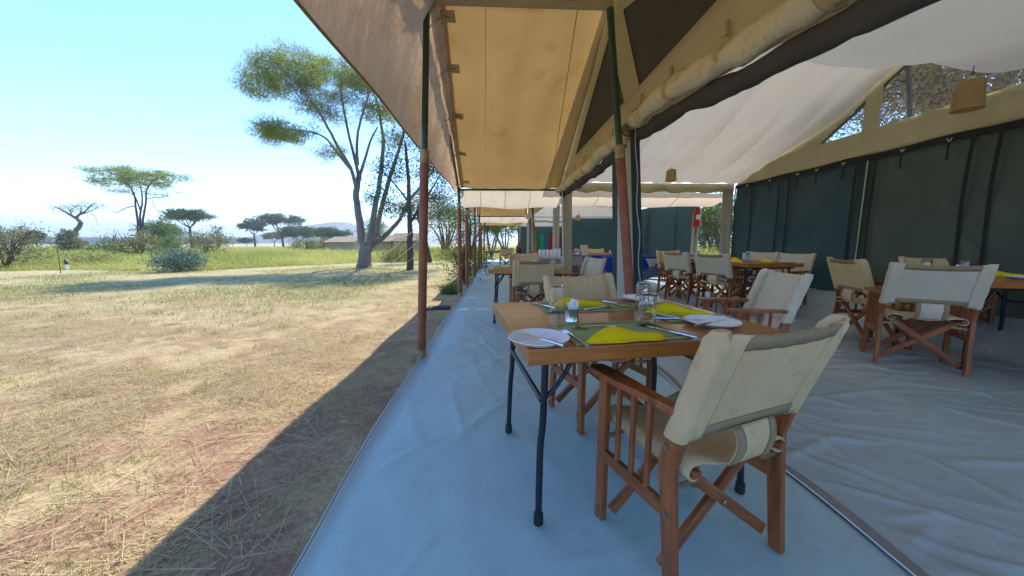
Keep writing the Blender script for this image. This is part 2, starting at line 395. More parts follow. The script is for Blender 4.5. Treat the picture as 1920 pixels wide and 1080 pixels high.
def thing(name, label, cat, loc=(0, 0, 0), rz=0.0, group=None):
    o = bpy.data.objects.new(name, None); COL.objects.link(o); o.location = loc; o.rotation_euler = (0, 0, rz)
    o.empty_display_size = 0.1
    return tag(o, label, cat, group)
def copy_tree(o, parent=None, loc=None, rz=None, label=None, group=None):
    c = o.copy(); COL.objects.link(c); c.parent = parent
    if loc is not None: c.location = loc
    if rz is not None: c.rotation_euler = (0, 0, rz)
    if label: c['label'] = label
    if group: c['group'] = group
    for ch in list(o.children): copy_tree(ch, c)
    return c
def sharepart(src, parent, M=None, name=None):
    c = bpy.data.objects.new(name or src.name.split('.')[0], src.data); COL.objects.link(c); c.parent = parent
    if M is not None: c.matrix_local = M
    return c
def raw_mesh(name, V, Fc, mat, rnd=None, parent=None, smooth=False):
    """numpy arrays; Fc (n,3) or (n,4)"""
    me = bpy.data.meshes.new(name); k = Fc.shape[1]
    me.vertices.add(len(V)); me.vertices.foreach_set('co', V.astype(np.float32).ravel())
    me.loops.add(Fc.size); me.loops.foreach_set('vertex_index', Fc.astype(np.int32).ravel())
    me.polygons.add(len(Fc)); me.polygons.foreach_set('loop_start', np.arange(0, Fc.size, k, dtype=np.int32))
    if rnd is not None:
        a = me.attributes.new('rnd', 'FLOAT', 'POINT'); a.data.foreach_set('value', rnd.astype(np.float32))
    me.update(calc_edges=True); me.validate()
    if smooth: me.polygons.foreach_set('use_smooth', [True] * len(me.polygons))
    o = bpy.data.objects.new(name, me); COL.objects.link(o); me.materials.append(MAT[mat])
    if parent: o.parent = parent
    return o

# ================================================================== THE SETTING
GZ = -0.03
def gnoise(x, y): return 0.05 * (fbm(x * .35, y * .35, 4) - .5) + 0.02 * (fbm(x * 2.1, y * 2.1, 3) - .5)
def ground_z(x, y):
    x = np.asarray(x, float); y = np.asarray(y, float)
    m = sstep(-1.0, -2.4, x)
    return GZ + gnoise(x, y) * (0.12 + 0.88 * m)
def nonuni(a, n): return np.concatenate([-np.geomspace(a, .12, n)[:-1], np.array([0.0]), np.geomspace(.12, a, n)[1:]])
gx_ = nonuni(2400, 110) - 2.0; gy_ = nonuni(2400, 110) + 603.0 - 600.0
GX_, GY_ = np.meshgrid(gx_, gy_)
Vg = np.stack([GX_.ravel(), GY_.ravel(), ground_z(GX_.ravel(), GY_.ravel())], 1)
nx = len(gx_); ny = len(gy_)
idx = np.arange(nx * ny).reshape(ny, nx)
Fg = np.stack([idx[:-1, :-1].ravel(), idx[:-1, 1:].ravel(), idx[1:, 1:].ravel(), idx[1:, :-1].ravel()], 1)
tag(raw_mesh('ground', Vg, Fg, 'ground', smooth=True), 'dry ground of red dirt and pale straw running out to the savanna', None, kind='structure')

def blades(n, xs, ys, zs, lmin, lmax, wd, lie=0.0, seed=1, bend=0.3):
    """n thin blades (two triangles each as one quad tapering); lie=1 flat on the ground, 0 upright"""
    r = np.random.default_rng(seed); L = r.uniform(lmin, lmax, n) * r.uniform(.6, 1, n); az = r.uniform(0, 2 * np.pi, n)
    el = np.where(r.random(n) < lie, r.uniform(-.05, .22, n), r.uniform(.95, 1.5, n))
    d = np.stack([np.cos(az) * np.cos(el), np.sin(az) * np.cos(el), np.sin(el)], 1)
    sd = np.stack([-np.sin(az), np.cos(az), np.zeros(n)], 1); a2 = r.uniform(0, np.pi, n)
    p = np.stack([xs, ys, zs], 1); wv = sd * (wd * r.uniform(.6, 1.3, n))[:, None]
    up = np.zeros((n, 3)); up[:, 2] = wd * .5 * r.uniform(-1, 1, n)
    tip = p + d * L[:, None] + sd * (L * bend * r.uniform(-1, 1, n))[:, None]
    tip[:, 2] -= (el > .5) * L * .12
    V = np.stack([p - wv - up, p + wv + up, tip + wv * .45, tip - wv * .45], 1).reshape(-1, 3)
    F = np.arange(4 * n).reshape(n, 4)
    return V, F, np.repeat(r.random(n), 4)
# straw lying on the dirt, nearest densest
def straw_points(n, seed):
    r = np.random.default_rng(seed)
    d = 0.7 + 8.5 * r.random(n) ** 1.7; x = -0.85 - (0.5 + 1.35 * d) * r.random(n)
    return x, d
xs, ys = straw_points(620000, 5)
dens = fbm(xs * 1.1 + 3, ys * 1.1, 4); dens2 = fbm(xs * 4 + 40, ys * 4, 3)
near_edge = sstep(-0.85, -1.85, xs + 0.25 * (fbm(ys * 2, ys * 0 + 3, 3) - .5))
keep = RNG.random(len(xs)) < np.clip((dens + .45 * dens2 - .56) * 6.0, .05, 1) * (0.16 + .84 * near_edge) * .8
xs = xs[keep]; ys = ys[keep]
V, F, rn = blades(len(xs), xs, ys, ground_z(xs, ys) + .004 + .012 * RNG.random(len(xs)),   .025, .10, .0011, lie=.96, seed=6)
tag(raw_mesh('straw_litter', V, F, 'straw', rn), 'cut dry straw scattered over the dirt beside the groundsheet', 'straw', kind='stuff')
xs, ys = straw_points(3200, 15)
V, F, rn = blades(len(xs), xs, ys, ground_z(xs, ys) + .014, .12, .36, .0016, lie=1.0, seed=16, bend=.18)
tag(raw_mesh('long_straw', V, F, 'straw', rn), 'long loose straw stalks lying over the finer litter', 'straw', kind='stuff')
# small green tufts in the litter
tx, ty = straw_points(330, 25); tx = tx - .5
px_ = np.repeat(tx, 70) + RNG.normal(0, .05, 330 * 70); py_ = np.repeat(ty, 70) + RNG.normal(0, .05, 330 * 70)
V, F, rn = blades(len(px_), px_, py_, ground_z(px_, py_), .02, .075, .0013, lie=.3, seed=26)
tag(raw_mesh('grass_tufts', V, F, 'lawn', rn), 'small green grass tufts poking through the straw', 'grass', kind='stuff')
# short mown grass further out
n = 150000; r = np.random.default_rng(31)
ys = 4.5 + 14 * r.random(n) ** .8; xs = -1.0 - (1.55 * ys) * r.random(n)
k = r.random(n) < np.clip((fbm(xs * .5 + 9, ys * .5, 4) - .36) * 5, .06, 1) * sstep(4.3, 8.5, ys + 2 * fbm(xs, ys * 0, 2))
xs = xs[k]; ys = ys[k]
V, F, rn = blades(len(xs), xs, ys, ground_z(xs, ys), .03, .10, .004, lie=.45, seed=32)
tag(raw_mesh('short_grass', V, F, 'lawn', rn), 'short faded grass of the clearing in front of the acacia', 'grass', kind='stuff')
# tall yellow-green savanna grass
def edge_y(x):
    a = np.arctan2(x, 15.0)
    return 15.3 + 5.5 * sstep(-13, -5.0, x) + 2.5 * sstep(-5, -1, x) + 1.6 * (fbm(x * .5, x * 0 + 2, 3) - .5)
n = 230000; r = np.random.default_rng(41)
ys = 14 + 46 * r.random(n) ** 1.6; u = r.random(n); xs = -1.55 * ys + 1.65 * ys * u
k = ys > edge_y(xs) + r.normal(0, .25, n); k &= ~((xs > -2.2) & (ys < 23)); xs = xs[k]; ys = ys[k]
hh = .22 + .95 * fbm(xs * .45, ys * .45, 4) * sstep(-.3, 3.0, ys - edge_y(xs)) + .25 * (fbm(xs * 2.1, ys * 2.1, 2) - .5)
V, F, rn = blades(len(xs), xs, ys, ground_z(xs, ys), .75, 1.15, .011, lie=0, seed=42)
V4 = V.reshape(-1, 4, 3); V4[:, :, 2] = GZ + (V4[:, :, 2] - GZ) * hh[:, None]; V = V4.reshape(-1, 3)
rn = np.clip(rn * .45 + 1.1 * (np.repeat(fbm(xs * .3 + 5, ys * .3, 4), 4) - .28), 0, 1)
tag(raw_mesh('tall_grass', V, F, 'tall_grass', rn), 'tall yellow green savanna grass beyond the mown clearing', 'grass', kind='stuff')
n = 60000; ys = 6 + 24 * r.random(n); xs = 6.5 + 24 * r.random(n) * ys / 20
V, F, rn = blades(n, xs, ys, ground_z(xs, ys), .7, 1.25, .012, lie=0, seed=43)
tag(raw_mesh('tall_grass', V, F, 'tall_grass', rn), 'tall grass growing behind the dining tents', 'grass', kind='stuff')

# ------------------------------------------------------------------ hills and far woods
def hill(name, label, x0, x1, Y, depth, hfun, seed):
    nu, nv = 90, 26
    def fn(u, v):
        x = x0 + (x1 - x0) * u; y = Y + depth * v
        h = hfun(u) * math.sin(math.pi * min(1, v * 1.0)) ** .7 if 0 < v < 1 else 0
        h *= 0.86 + .28 * float(fbm(np.array(u * 9 + seed), np.array(v * 5.0), 4))
        return (x, y, h - 2.0)
    o = MB().grid(fn, nu, nv).build(name, 'hill', None, 80)
    return tag(o, label, None, kind='structure')
def bumpf(*pk):
    return lambda u: sum(h * math.exp(-((u - c) / s) ** 2) for c, h, s in pk) * min(1, 8 * u) * min(1, 8 * (1 - u))
hill('hill', 'low scrubby hill beyond the far umbrella acacias', -600, -190, 640, 320, bumpf((.33, 24, .14), (.52, 38, .12), (.66, 34, .10), (.85, 14, .1)), 1)
hill('hill', 'distant faint ridge behind the scrubby hill', -1500, 100, 1500, 500, bumpf((.30, 30, .1), (.55, 42, .1), (.74, 48, .1), (.9, 70, .06)), 4)
def leaf_quads(cent, per, spread, size, seed, flat=1.0, asp=.42):
    r = np.random.default_rng(seed); n = len(cent) * per
    sp = np.repeat(np.atleast_1d(spread) * np.ones(len(cent)), per)
    off = r.normal(0, 1, (n, 3)) * sp[:, None]; off[:, 2] *= flat
    p = np.repeat(cent, per, 0) + off
    a = r.normal(0, 1, (n, 3)); a /= np.linalg.norm(a, axis=1)[:, None]
    b = r.normal(0, 1, (n, 3)); b -= a * (a * b).sum(1)[:, None]; b /= np.linalg.norm(b, axis=1)[:, None]
    s = size * r.uniform(.55, 1.35, n)
    V = np.stack([p - a * s[:, None], p + b * (s * asp)[:, None], p + a * s[:, None], p - b * (s * asp)[:, None]], 1).reshape(-1, 3)
    base = np.repeat(r.random(len(cent)), per)
    rnd = np.clip(.55 * base + .45 * r.random(n), 0, 1)
    return V, np.arange(4 * n).reshape(n, 4), np.repeat(rnd, 4)
r = np.random.default_rng(77)
n = 900; px = np.concatenate([r.uniform(-420, 130, 500), r.uniform(130, 500, 400)])
Yl = np.where(px < 140, r.uniform(240, 300, n), r.uniform(330, 420, n))
hgt = np.where(px < 140, 9.5 - 4 * (px + 60) / 260 * (px > -60), 5.0) * r.uniform(.75, 1.1, n)
cx = (px - 930) / 640 * Yl
cent = np.repeat(np.stack([cx, Yl, np.zeros(n)], 1), 9, 0)
cent[:, 2] = np.repeat(hgt, 9) * r.uniform(.15, 1, n * 9); cent[:, 0] += r.normal(0, 2.2, n * 9)
V, F, rn = leaf_quads(cent, 7, 1.0, .95, 78)
tag(raw_mesh('far_woods', V, F, 'leaf_dark', rn), 'dark line of woods along the edge of the pale plain', 'woods', kind='stuff')

# ------------------------------------------------------------------ trees
def smooth_pts(pts, rs, sub=4):
    """catmull-rom"""
    P = [Vector(p) for p in pts]; out = []; rr = []
    for i in range(len(P) - 1):
        p0 = P[max(i - 1, 0)]; p1 = P[i]; p2 = P[i + 1]; p3 = P[min(i + 2, len(P) - 1)]
        for k in range(sub):
            t = k / sub
            out.append(.5 * ((2 * p1) + (p2 - p0) * t + (2 * p0 - 5 * p1 + 4 * p2 - p3) * t * t + (3 * p1 - p0 - 3 * p2 + p3) * t ** 3))
            rr.append(rs[i] * (1 - t) + rs[i + 1] * t)
    out.append(P[-1]); rr.append(rs[-1]); return out, rr
def make_tree(name, label, cat, base, limbs, pads, bark='bark', leaf='leaf_acacia', size=.07, per=26, spread=.22, seed=1, group=None, twig=.012, flat=.6, bare=False, ntw=3, asp=.42):
    rnd = random.Random(seed); base = Vector(base); root = thing(name, label, cat, base, 0, group)
    mb = MB(); nodes = []; nr = []
    for pts, r0, r1 in limbs:
        k = len(pts); rs = [r0 + (r1 - r0) * (i / (k - 1)) ** .8 for i in range(k)]
        P, R_ = smooth_pts([Vector(p) - base for p in pts], rs, 4)
        P = [p + Vector((rnd.gauss(0, 1), rnd.gauss(0, 1), 0)) * R_[i] * .10 * (i > 0) for i, p in enumerate(P)]
        mb.tube(P, R_, 9 if r0 > .1 else 6); nodes += P[len(P) // 4:]; nr += R_[len(P) // 4:]
    NA = np.array([tuple(p) for p in nodes]); cent = []
    for pd in pads:
        c, rx, ry, rz, ncl = pd[:5]; c = Vector(c) - base
        for i in range(ncl):
            while True:
                q = [rnd.uniform(-1, 1) for _ in range(3)]
                if sum(a * a for a in q) < 1: break
            t = c + Vector((q[0] * rx, q[1] * ry, q[2] * rz))
            d = np.linalg.norm((NA - np.array(t)) * np.array([1, 1, 1.0]), axis=1) + np.maximum(0, NA[:, 2] - t.z + .1) * 1.5
            j = int(np.argmin(d)); s = Vector(NA[j]); L = (t - s).length
            m = s.lerp(t, .5) + Vector((rnd.gauss(0, .06) * L, rnd.gauss(0, .06) * L, .10 * L))
            ra = min(nr[j] * .7, twig * (1.0 + .5 * L)); bp, br = smooth_pts([s, m, t], [ra, ra * .7, twig * .45], 3)
            mb.tube(bp, br, 4, False)
            NA = np.vstack([NA, np.array([tuple(m), tuple(t)])]); nr += [ra * .7, twig * .6]
            for _ in range(ntw):
                e = t + Vector((rnd.gauss(0, 1), rnd.gauss(0, 1), rnd.gauss(0, flat))) * spread * 1.5
                mb.tube([m.lerp(t, rnd.uniform(.4, 1)), t.lerp(e, .5) + Vector((0, 0, .03)), e], [twig * .5, twig * .4, twig * .25], 3, False)
                cent.append(tuple(t.lerp(e, .7)))
    mb.build('trunk', bark, root, 60)
    if not bare:
        V, F, rn = leaf_quads(np.array(cent), per, spread, size, seed + 5, flat, asp); raw_mesh('crown', V, F, leaf, rn, root)
    return root
def Z(pts, ox, oy, k, Y, dys=None):
    return [at(ox + x * k, oy + y * k, Y + (dys[i] if dys else 0)) for i, (x, y) in enumerate(pts)]
# the big acacia
zz = lambda pts, d0, d1: Z(pts, 430, 60, .463, 16.0, [d0 + (d1 - d0) * i / (len(pts) - 1) for i in range(len(pts))])
b0 = at(682, 503, 16.0); b0.z = GZ - .1
limbs = [([b0] + zz([(545, 930), (553, 895), (558, 868)], 0, 0), .33, .25),
         (zz([(558, 880), (538, 835), (524, 740), (515, 650), (525, 580)], 0, .2), .21, .115),
         (zz([(516, 640), (490, 550), (440, 465), (385, 360), (330, 275), (255, 190), (190, 130)], .0, -1.6), .095, .025),
         (zz([(490, 555), (430, 480), (390, 430), (330, 405), (250, 400)], 0, -1.2), .07, .02),
         (zz([(525, 590), (505, 500), (480, 400), (455, 260), (450, 195), (430, 150)], .1, 1.3), .09, .025),
         (zz([(527, 585), (548, 520), (572, 440), (600, 385)], .2, -.8), .09, .03),
         (zz([(520, 540), (518, 430), (540, 330), (570, 230), (560, 170)], .1, -.6), .08, .02),
         (zz([(566, 865), (590, 715), (610, 600), (624, 450), (615, 375), (600, 290), (575, 230)], 0, 1.8), .155, .026),
         (zz([(585, 850), (612, 730), (642, 615), (680, 500), (710, 395), (740, 300), (760, 200)], .1, -1.2), .13, .022),
         (zz([(575, 870), (630, 825), (690, 760), (725, 690), (780, 620), (830, 560)], .1, 1.6), .14, .03),
         (zz([(612, 835), (600, 800), (604, 795)], 0, -.3), .10, .04)]
pads = []
for (cx, cy, rx, ry, n_, dy) in [(200, 165, 130, 58, 46, -1.3), (150, 215, 75, 45, 18, -1.0), (270, 120, 90, 32, 22, -1.0), (430, 165, 120, 48, 46, .8), (520, 200, 70, 55, 22, .3),
                                 (330, 235, 80, 40, 18, -.6), (240, 402, 100, 28, 34, -1.0), (170, 420, 55, 20, 12, -1), (340, 305, 90, 20, 14, -.4), (430, 340, 80, 25, 9, .6), (400, 480, 60, 30, 9, -.5),
                                 (620, 160, 130, 60, 40, 1.0), (590, 245, 90, 50, 16, .6), (560, 330, 80, 25, 9, .2), (470, 275, 80, 35, 14, .4), (700, 300, 80, 45, 18, .2), (660, 430, 70, 30, 10, .8), (100, 235, 40, 25, 7, -.8), (640, 330, 70, 30, 14, 1.2), (760, 190, 130, 80, 40, -.8), (900, 260, 120, 80, 30, .4)]:
    c = at(430 + cx * .463, 60 + cy * .463, 16 + dy); s = 16 / 640 * .463
    pads.append((c, max(.25, rx * s - .16), max(rx * s * .8, 1.0), ry * s, int(n_ * 1.9)))
make_tree('acacia_tree', 'large spreading acacia with several bare forked limbs and airy green pads, shading the clearing', 'tree', b0, limbs, pads, size=.050, per=30, spread=.15, twig=.008, seed=3, flat=.6, ntw=4, asp=.2)
# bushy tree behind it with a straight dark trunk, half hidden by the awning pole
b1 = at(768, 508, 14.4); b1.z = GZ - .05
L1 = [([b1, at(769, 450, 14.4), at(768, 400, 14.4), at(766, 340, 14.5), at(760, 270, 14.6)], .15, .05),
      ([at(768, 420, 14.4), at(790, 385, 14.8), at(812, 350, 15.2), at(830, 320, 15.4)], .07, .02), ([at(767, 380, 14.4), at(740, 345, 14.2), at(715, 320, 14)], .05, .02),
      ([at(768, 400, 14.4), at(745, 385, 14.8), at(722, 378, 15.2)], .04, .015)]
pads = [(at(x, y, 14.6 + d), rx, 1.0, rz, n_) for x, y, rx, rz, n_, d in [(735, 320, .75, .7, 22, 0), (715, 370, .55, .45, 14, .6), (800, 330, .9, .8, 26, .5), (830, 390, .8, .55, 22, .8), (775, 250, .8, .8, 22, 0), (745, 395, .55, .3, 10, -.3), (845, 320, .8, .6, 18, .8)]]
make_tree('bushy_tree', 'small bushy tree with a straight dark trunk just behind the awning pole', 'tree', b1, L1, pads, leaf='leaf_dark', bark='bark_brown', size=.045, per=26, spread=.17, seed=9, twig=.01)
b2 = at(806, 478, 20); b2.z = GZ
make_tree('leaning_tree', 'thin leaning tree with sparse leaves near the safari tents', 'tree', b2, [([b2, at(795, 440, 20), at(783, 405, 20), at(790, 370, 20.3)], .14, .04), ([at(786, 415, 20), at(765, 395, 20), at(752, 380, 20)], .06, .02)],
          [(at(795, 375, 20.4), 1.2, 1, .7, 20), (at(760, 392, 20), .8, .8, .5, 12), (at(835, 410, 20.5), 1.2, 1, .8, 20)], leaf='leaf_dry', bark='bark_brown', size=.06, per=16, spread=.24, seed=12)
# tall umbrella acacia with bundled stems
b3 = at(262, 473, 34); b3.z = GZ
zz = lambda pts, d: Z(pts, 0, 240, .2778, 34, [d * i / len(pts) for i in range(len(pts))])
limbs = [([b3] + zz([(935, 740), (930, 640), (915, 530), (905, 450), (870, 390), (820, 330), (760, 310)], -1), .12, .035), ([b3] + zz([(955, 740), (945, 600), (960, 500), (955, 430), (940, 370)], 1), .11, .04),
         ([b3] + zz([(962, 740), (965, 620), (985, 500), (990, 420), (1040, 350), (1120, 320), (1190, 325)], 1), .11, .035), (zz([(950, 560), (920, 480), (890, 440)], 0), .07, .03),
         (zz([(915, 525), (850, 540), (790, 570), (740, 560)], -.6), .05, .02), (zz([(990, 480), (1040, 470), (1100, 465), (1140, 450)], .5), .04, .015), (zz([(1030, 490), (1045, 540), (1070, 580)], .5), .03, .01)]
limbs[5:6] = [limbs[5]]
pads = []
for cx, cy, rx, ry, n_ in [(760, 305, 120, 28, 30), (700, 375, 50, 22, 12), (880, 300, 110, 34, 34), (790, 350, 130, 30, 30), (1000, 330, 130, 40, 44), (1130, 325, 100, 28, 26), (950, 380, 100, 30, 26), (1080, 370, 60, 20, 12), (840, 430, 60, 25, 7), (1060, 440, 90, 35, 7)]:
    s = 34 / 640 * .2778; pads.append((at(cx * .2778, 240 + cy * .2778, 34), rx * s, 1.7, ry * s, n_))
make_tree('umbrella_acacia', 'tall flat-topped umbrella acacia with a bundle of slender purple stems', 'tree', b3, limbs, pads, bark='bark_purple', size=.10, per=13, spread=.22, twig=.014, seed=21, ntw=4, asp=.2, flat=.4)
# dead twisted tree
b4 = at(120, 472, 33); b4.z = GZ
zz = lambda pts, d: Z(pts, 0, 360, .16667, 33, [d * i / len(pts) for i in range(len(pts))])
limbs = [([b4] + zz([(770, 600), (790, 510), (850, 440), (905, 360), (880, 310), (850, 285)], .3), .26, .12), (zz([(850, 290), (760, 240), (680, 195), (605, 165)], -.8), .12, .035), (zz([(855, 285), (900, 250), (960, 215), (1030, 140), (1090, 125)], .5), .11, .02),
         (zz([(900, 255), (960, 235), (1050, 200), (1110, 170)], -.5), .07, .02), (zz([(900, 250), (915, 190), (910, 150)], .2), .06, .02), (zz([(1010, 232), (1070, 280), (1100, 370)], .3), .03, .012), (zz([(830, 280), (790, 220), (830, 175), (900, 165)], 0), .05, .015), (zz([(770, 650), (730, 590), (712, 570)], 0), .08, .04)]
pads = [(at(x * .16667, 360 + y * .16667, 33), .85, .6, .35, 12) for x, y in [(860, 200), (930, 165), (700, 190), (1050, 150)]]
make_tree('dead_tree', 'dead twisted grey tree with bare crooked limbs', 'tree', b4, limbs, pads, bark='bark', twig=.016, bare=True, seed=25, spread=.3, ntw=5)

def acacia(label, px, py, Y, wpx, hpx, trunk_h, seed, leaf='leaf_dark', th=.32, nl=5, group='umbrella acacias on the plain', dens=1.0, size=None, name='flat_topped_acacia', lean=0.0):
    """px,py: foot; wpx crown width, hpx total height in the photograph's pixels"""
    rnd = random.Random(seed); s = Y / 640; b = at(px, py, Y); b.z = GZ; H = hpx * s; Rr = wpx * s / 2
    fork = Vector((b.x + lean * H, b.y, H * trunk_h))
    limbs = [([b, Vector((b.x + lean * .3 * H, b.y, H * trunk_h * .5)), fork], H * .035, H * .024)]; pads = []
    for i in range(nl):
        a = 2 * math.pi * i / nl + rnd.uniform(-.4, .4); q = rnd.uniform(.5, .75) * Rr
        e = Vector((fork.x + math.cos(a) * q, fork.y + math.sin(a) * q, H * (1 - th * .45)))
        m = fork.lerp(e, .5) + Vector((math.cos(a) * q * .12, 0, -H * .02)); limbs.append(([fork, m, e], H * .016, H * .006))
        pads.append((e, Rr * .52, Rr * .52, H * th * .36 * rnd.uniform(.7, 1.1), int(16 * dens)))
    pads.append((Vector((fork.x, fork.y, H * (1 - th * .28))), Rr * .55, Rr * .55, H * th * .3, int(18 * dens)))
    return make_tree(name, label, 'tree', b, limbs, pads, leaf=leaf, bark='bark_purple', size=size or max(.06, .0042 * Y * .55), per=18, spread=Rr * .10, twig=H * .0028, seed=seed, flat=.5, group=group)
acacia('neat umbrella acacia on a single trunk behind the leafy shrubs', 360, 462, 52, 68, 72, .55, 51, th=.34, dens=1.2)
acacia('smaller acacia left of its twin in front of the scrubby hill', 479, 465, 88, 38, 48, .45, 52, th=.5)
acacia('wider acacia with low spreading limbs in front of the scrubby hill', 532, 465, 84, 66, 58, .42, 53, th=.36, nl=6, lean=-.08)
acacia('rounded dark green tree right of the wide acacia', 562, 464, 80, 56, 40, .25, 54, th=.7, name='rounded_tree', dens=1.2)
acacia('dense flat green tree beside the beige tent roof', 622, 464, 72, 60, 36, .3, 55, th=.6, name='dense_tree', dens=1.4)
acacia('low faint tree below the twin acacias on the plain', 515, 465, 100, 30, 24, .35, 56, th=.5, leaf='leaf_dry')
acacia('tiny far tree at the foot of the scrubby hill', 463, 466, 110, 18, 14, .3, 57, th=.6)
acacia('small dark round tree standing alone on the pale plain', 72, 474, 60, 20, 34, .4, 58, th=.7, name='rounded_tree')

def bush(name, label, px, py, Y, wpx, hpx, seed, leaf='leaf_dry', size=.06, per=16, ncl=40, stems=7, cat='shrub', group=None, bare=False, spread=None, low=.15, bark='bark_brown', rad_=.012, top=1.0):
    rnd = random.Random(seed); s = Y / 640; b = at(px, py, Y); b.z = GZ; Rr = wpx * s / 2; H = hpx * s
    limbs = []
    for i in range(stems):
        a = rnd.uniform(0, 6.28); q = Rr * rnd.uniform(.2, .8); e = Vector((b.x + math.cos(a) * q, b.y + math.sin(a) * q, H * rnd.uniform(.55, .95) * top))
        m = b.lerp(e, .5) + Vector((rnd.gauss(0, .1) * Rr, rnd.gauss(0, .1) * Rr, H * .08)); limbs.append(([b, m, e], max(rad_, H * .02), rad_ * .4))
    pads = [(Vector((b.x, b.y, H * (low + (1 - low) * .5))), Rr, Rr, H * (1 - low) * .5, ncl)]
    return make_tree(name, label, cat, b, limbs, pads, leaf=leaf, bark=bark, size=size, per=per, spread=spread or Rr * .14, twig=rad_ * .5, seed=seed, bare=bare, group=group, flat=.8)
bush('green_tree', 'rounded bright green leafy tree beside the bundled-stem acacia', 308, 466, 42, 54, 56, 61, 'leaf_bright', .11, 22, 80, 8, 'tree', low=.25, rad_=.05)
bush('thorn_shrub', 'leafy thorn shrub below the neat umbrella acacia', 385, 482, 26, 78, 46, 62, 'leaf_dry', .065, 16, 60, 7, low=.3, rad_=.02)
bush('bare_tree', 'small nearly bare dark tree beside the thorn shrub', 411, 464, 48, 24, 48, 63, 'leaf_dark', .10, 5, 30, 6, 'tree', low=.35, rad_=.03)
bush('milkweed_bush', 'low bush with pale blue green leaves at the edge of the clearing', 336, 505, 14.2, 78, 36, 64, 'leaf_blue', .045, 20, 70, 9, low=.05, rad_=.012)
bush('thicket', 'thicket of leafy shrubs around the stems of the bundled-stem acacia', 262, 486, 24, 66, 46, 65, 'leaf_dry', .07, 16, 50, 8, low=.05, rad_=.015)
bush('thicket', 'green shrub between the bundled-stem acacia and the milkweed bush', 316, 478, 30, 44, 34, 66, 'leaf_bright', .08, 16, 36, 7, low=.05, rad_=.015)
bush('thorn_shrub', 'large tangled thorn shrub with dry branches beside the twisted dead tree', 10, 506, 15.5, 130, 72, 67, 'leaf_dry', .045, 9, 100, 11, low=.0, rad_=.022, top=1.05)
bush('thorn_shrub', 'upright thorny sapling rising out of the large tangled shrub', 26, 482, 19, 64, 68, 68, 'leaf_dry', .05, 9, 55, 8, low=.25, rad_=.03)
bush('creeper_bush', 'dark green bush wrapped around the foot of the dead twisted tree', 132, 474, 32, 30, 50, 69, 'leaf_dry', .09, 16, 50, 7, low=.0, rad_=.02)
bush('grey_shrub', 'low grey brush pile among the grass near the lantern post', 168, 500, 17, 80, 22, 70, 'leaf_dry', .04, 6, 50, 10, low=.0, rad_=.012)
bush('green_shrub', 'rounded green shrub in front of the far woods with bare twigs above', 195, 480, 27, 44, 26, 71, 'leaf_bright', .07, 16, 36, 8, low=.0, rad_=.014)
bush('dry_snag', 'bare thin twigs rising above the rounded green shrub', 205, 472, 27.5, 40, 54, 72, 'leaf_dry', .05, 1, 16, 8, low=.5, rad_=.018, bare=True)
bush('grey_shrub', 'small grey green shrub between the dead tree and the bundled-stem acacia', 150, 478, 40, 20, 24, 73, 'leaf_dark', .09, 14, 18, 5, low=.2, rad_=.02)
bush('field_shrub', 'spreading pale shrub in the tall grass before the wide acacia', 572, 470, 40, 50, 24, 74, 'leaf_dry', .09, 16, 40, 7, low=.1, rad_=.02)
bush('field_shrub', 'second pale shrub beside the dense flat tree', 596, 468, 44, 38, 26, 75, 'leaf_dry', .09, 16, 36, 7, low=.1, rad_=.02)
bush('field_shrub', 'dark round shrub between the field shrubs and the beige tent', 620, 464, 55, 34, 18, 76, 'leaf_dark', .12, 16, 30, 6, low=.0, rad_=.02)
bush('field_shrub', 'yellow green bush in the grass to the right of the big acacia trunk', 745, 490, 21, 70, 30, 77, 'leaf_dry', .06, 14, 46, 8, low=.0, rad_=.012)
bush('background_tree', 'soft green tree rising behind the beige tents', 705, 462, 58, 56, 52, 78, 'leaf_bright', .14, 16, 50, 6, 'tree', low=.3, rad_=.05)
bush('background_tree', 'tall hazy tree seen between the far awning poles', 835, 468, 34, 150, 120, 79, 'leaf_dry', .10, 12, 110, 9, 'tree', low=.35, rad_=.06)
bush('background_tree', 'green tree behind the outermost red awning poles', 880, 470, 26, 80, 110, 80, 'leaf_bright', .08, 14, 70, 8, 'tree', low=.3, rad_=.05)
# spindly shrub next to the veranda, long arching stems
bush('veranda_shrub', 'spindly leafy shrub arching beside the red awning poles', 872, 536, 9.6, 100, 98, 81, 'leaf_dry', .030, 10, 110, 12, low=.0, rad_=.011, spread=.09, top=1.1)
bush('ground_weed', 'small green weeds growing at the foot of the awning pole', 843, 552, 7.6, 34, 9, 82, 'leaf_bright', .022, 14, 26, 6, 'weed', low=0, rad_=.004, spread=.05)
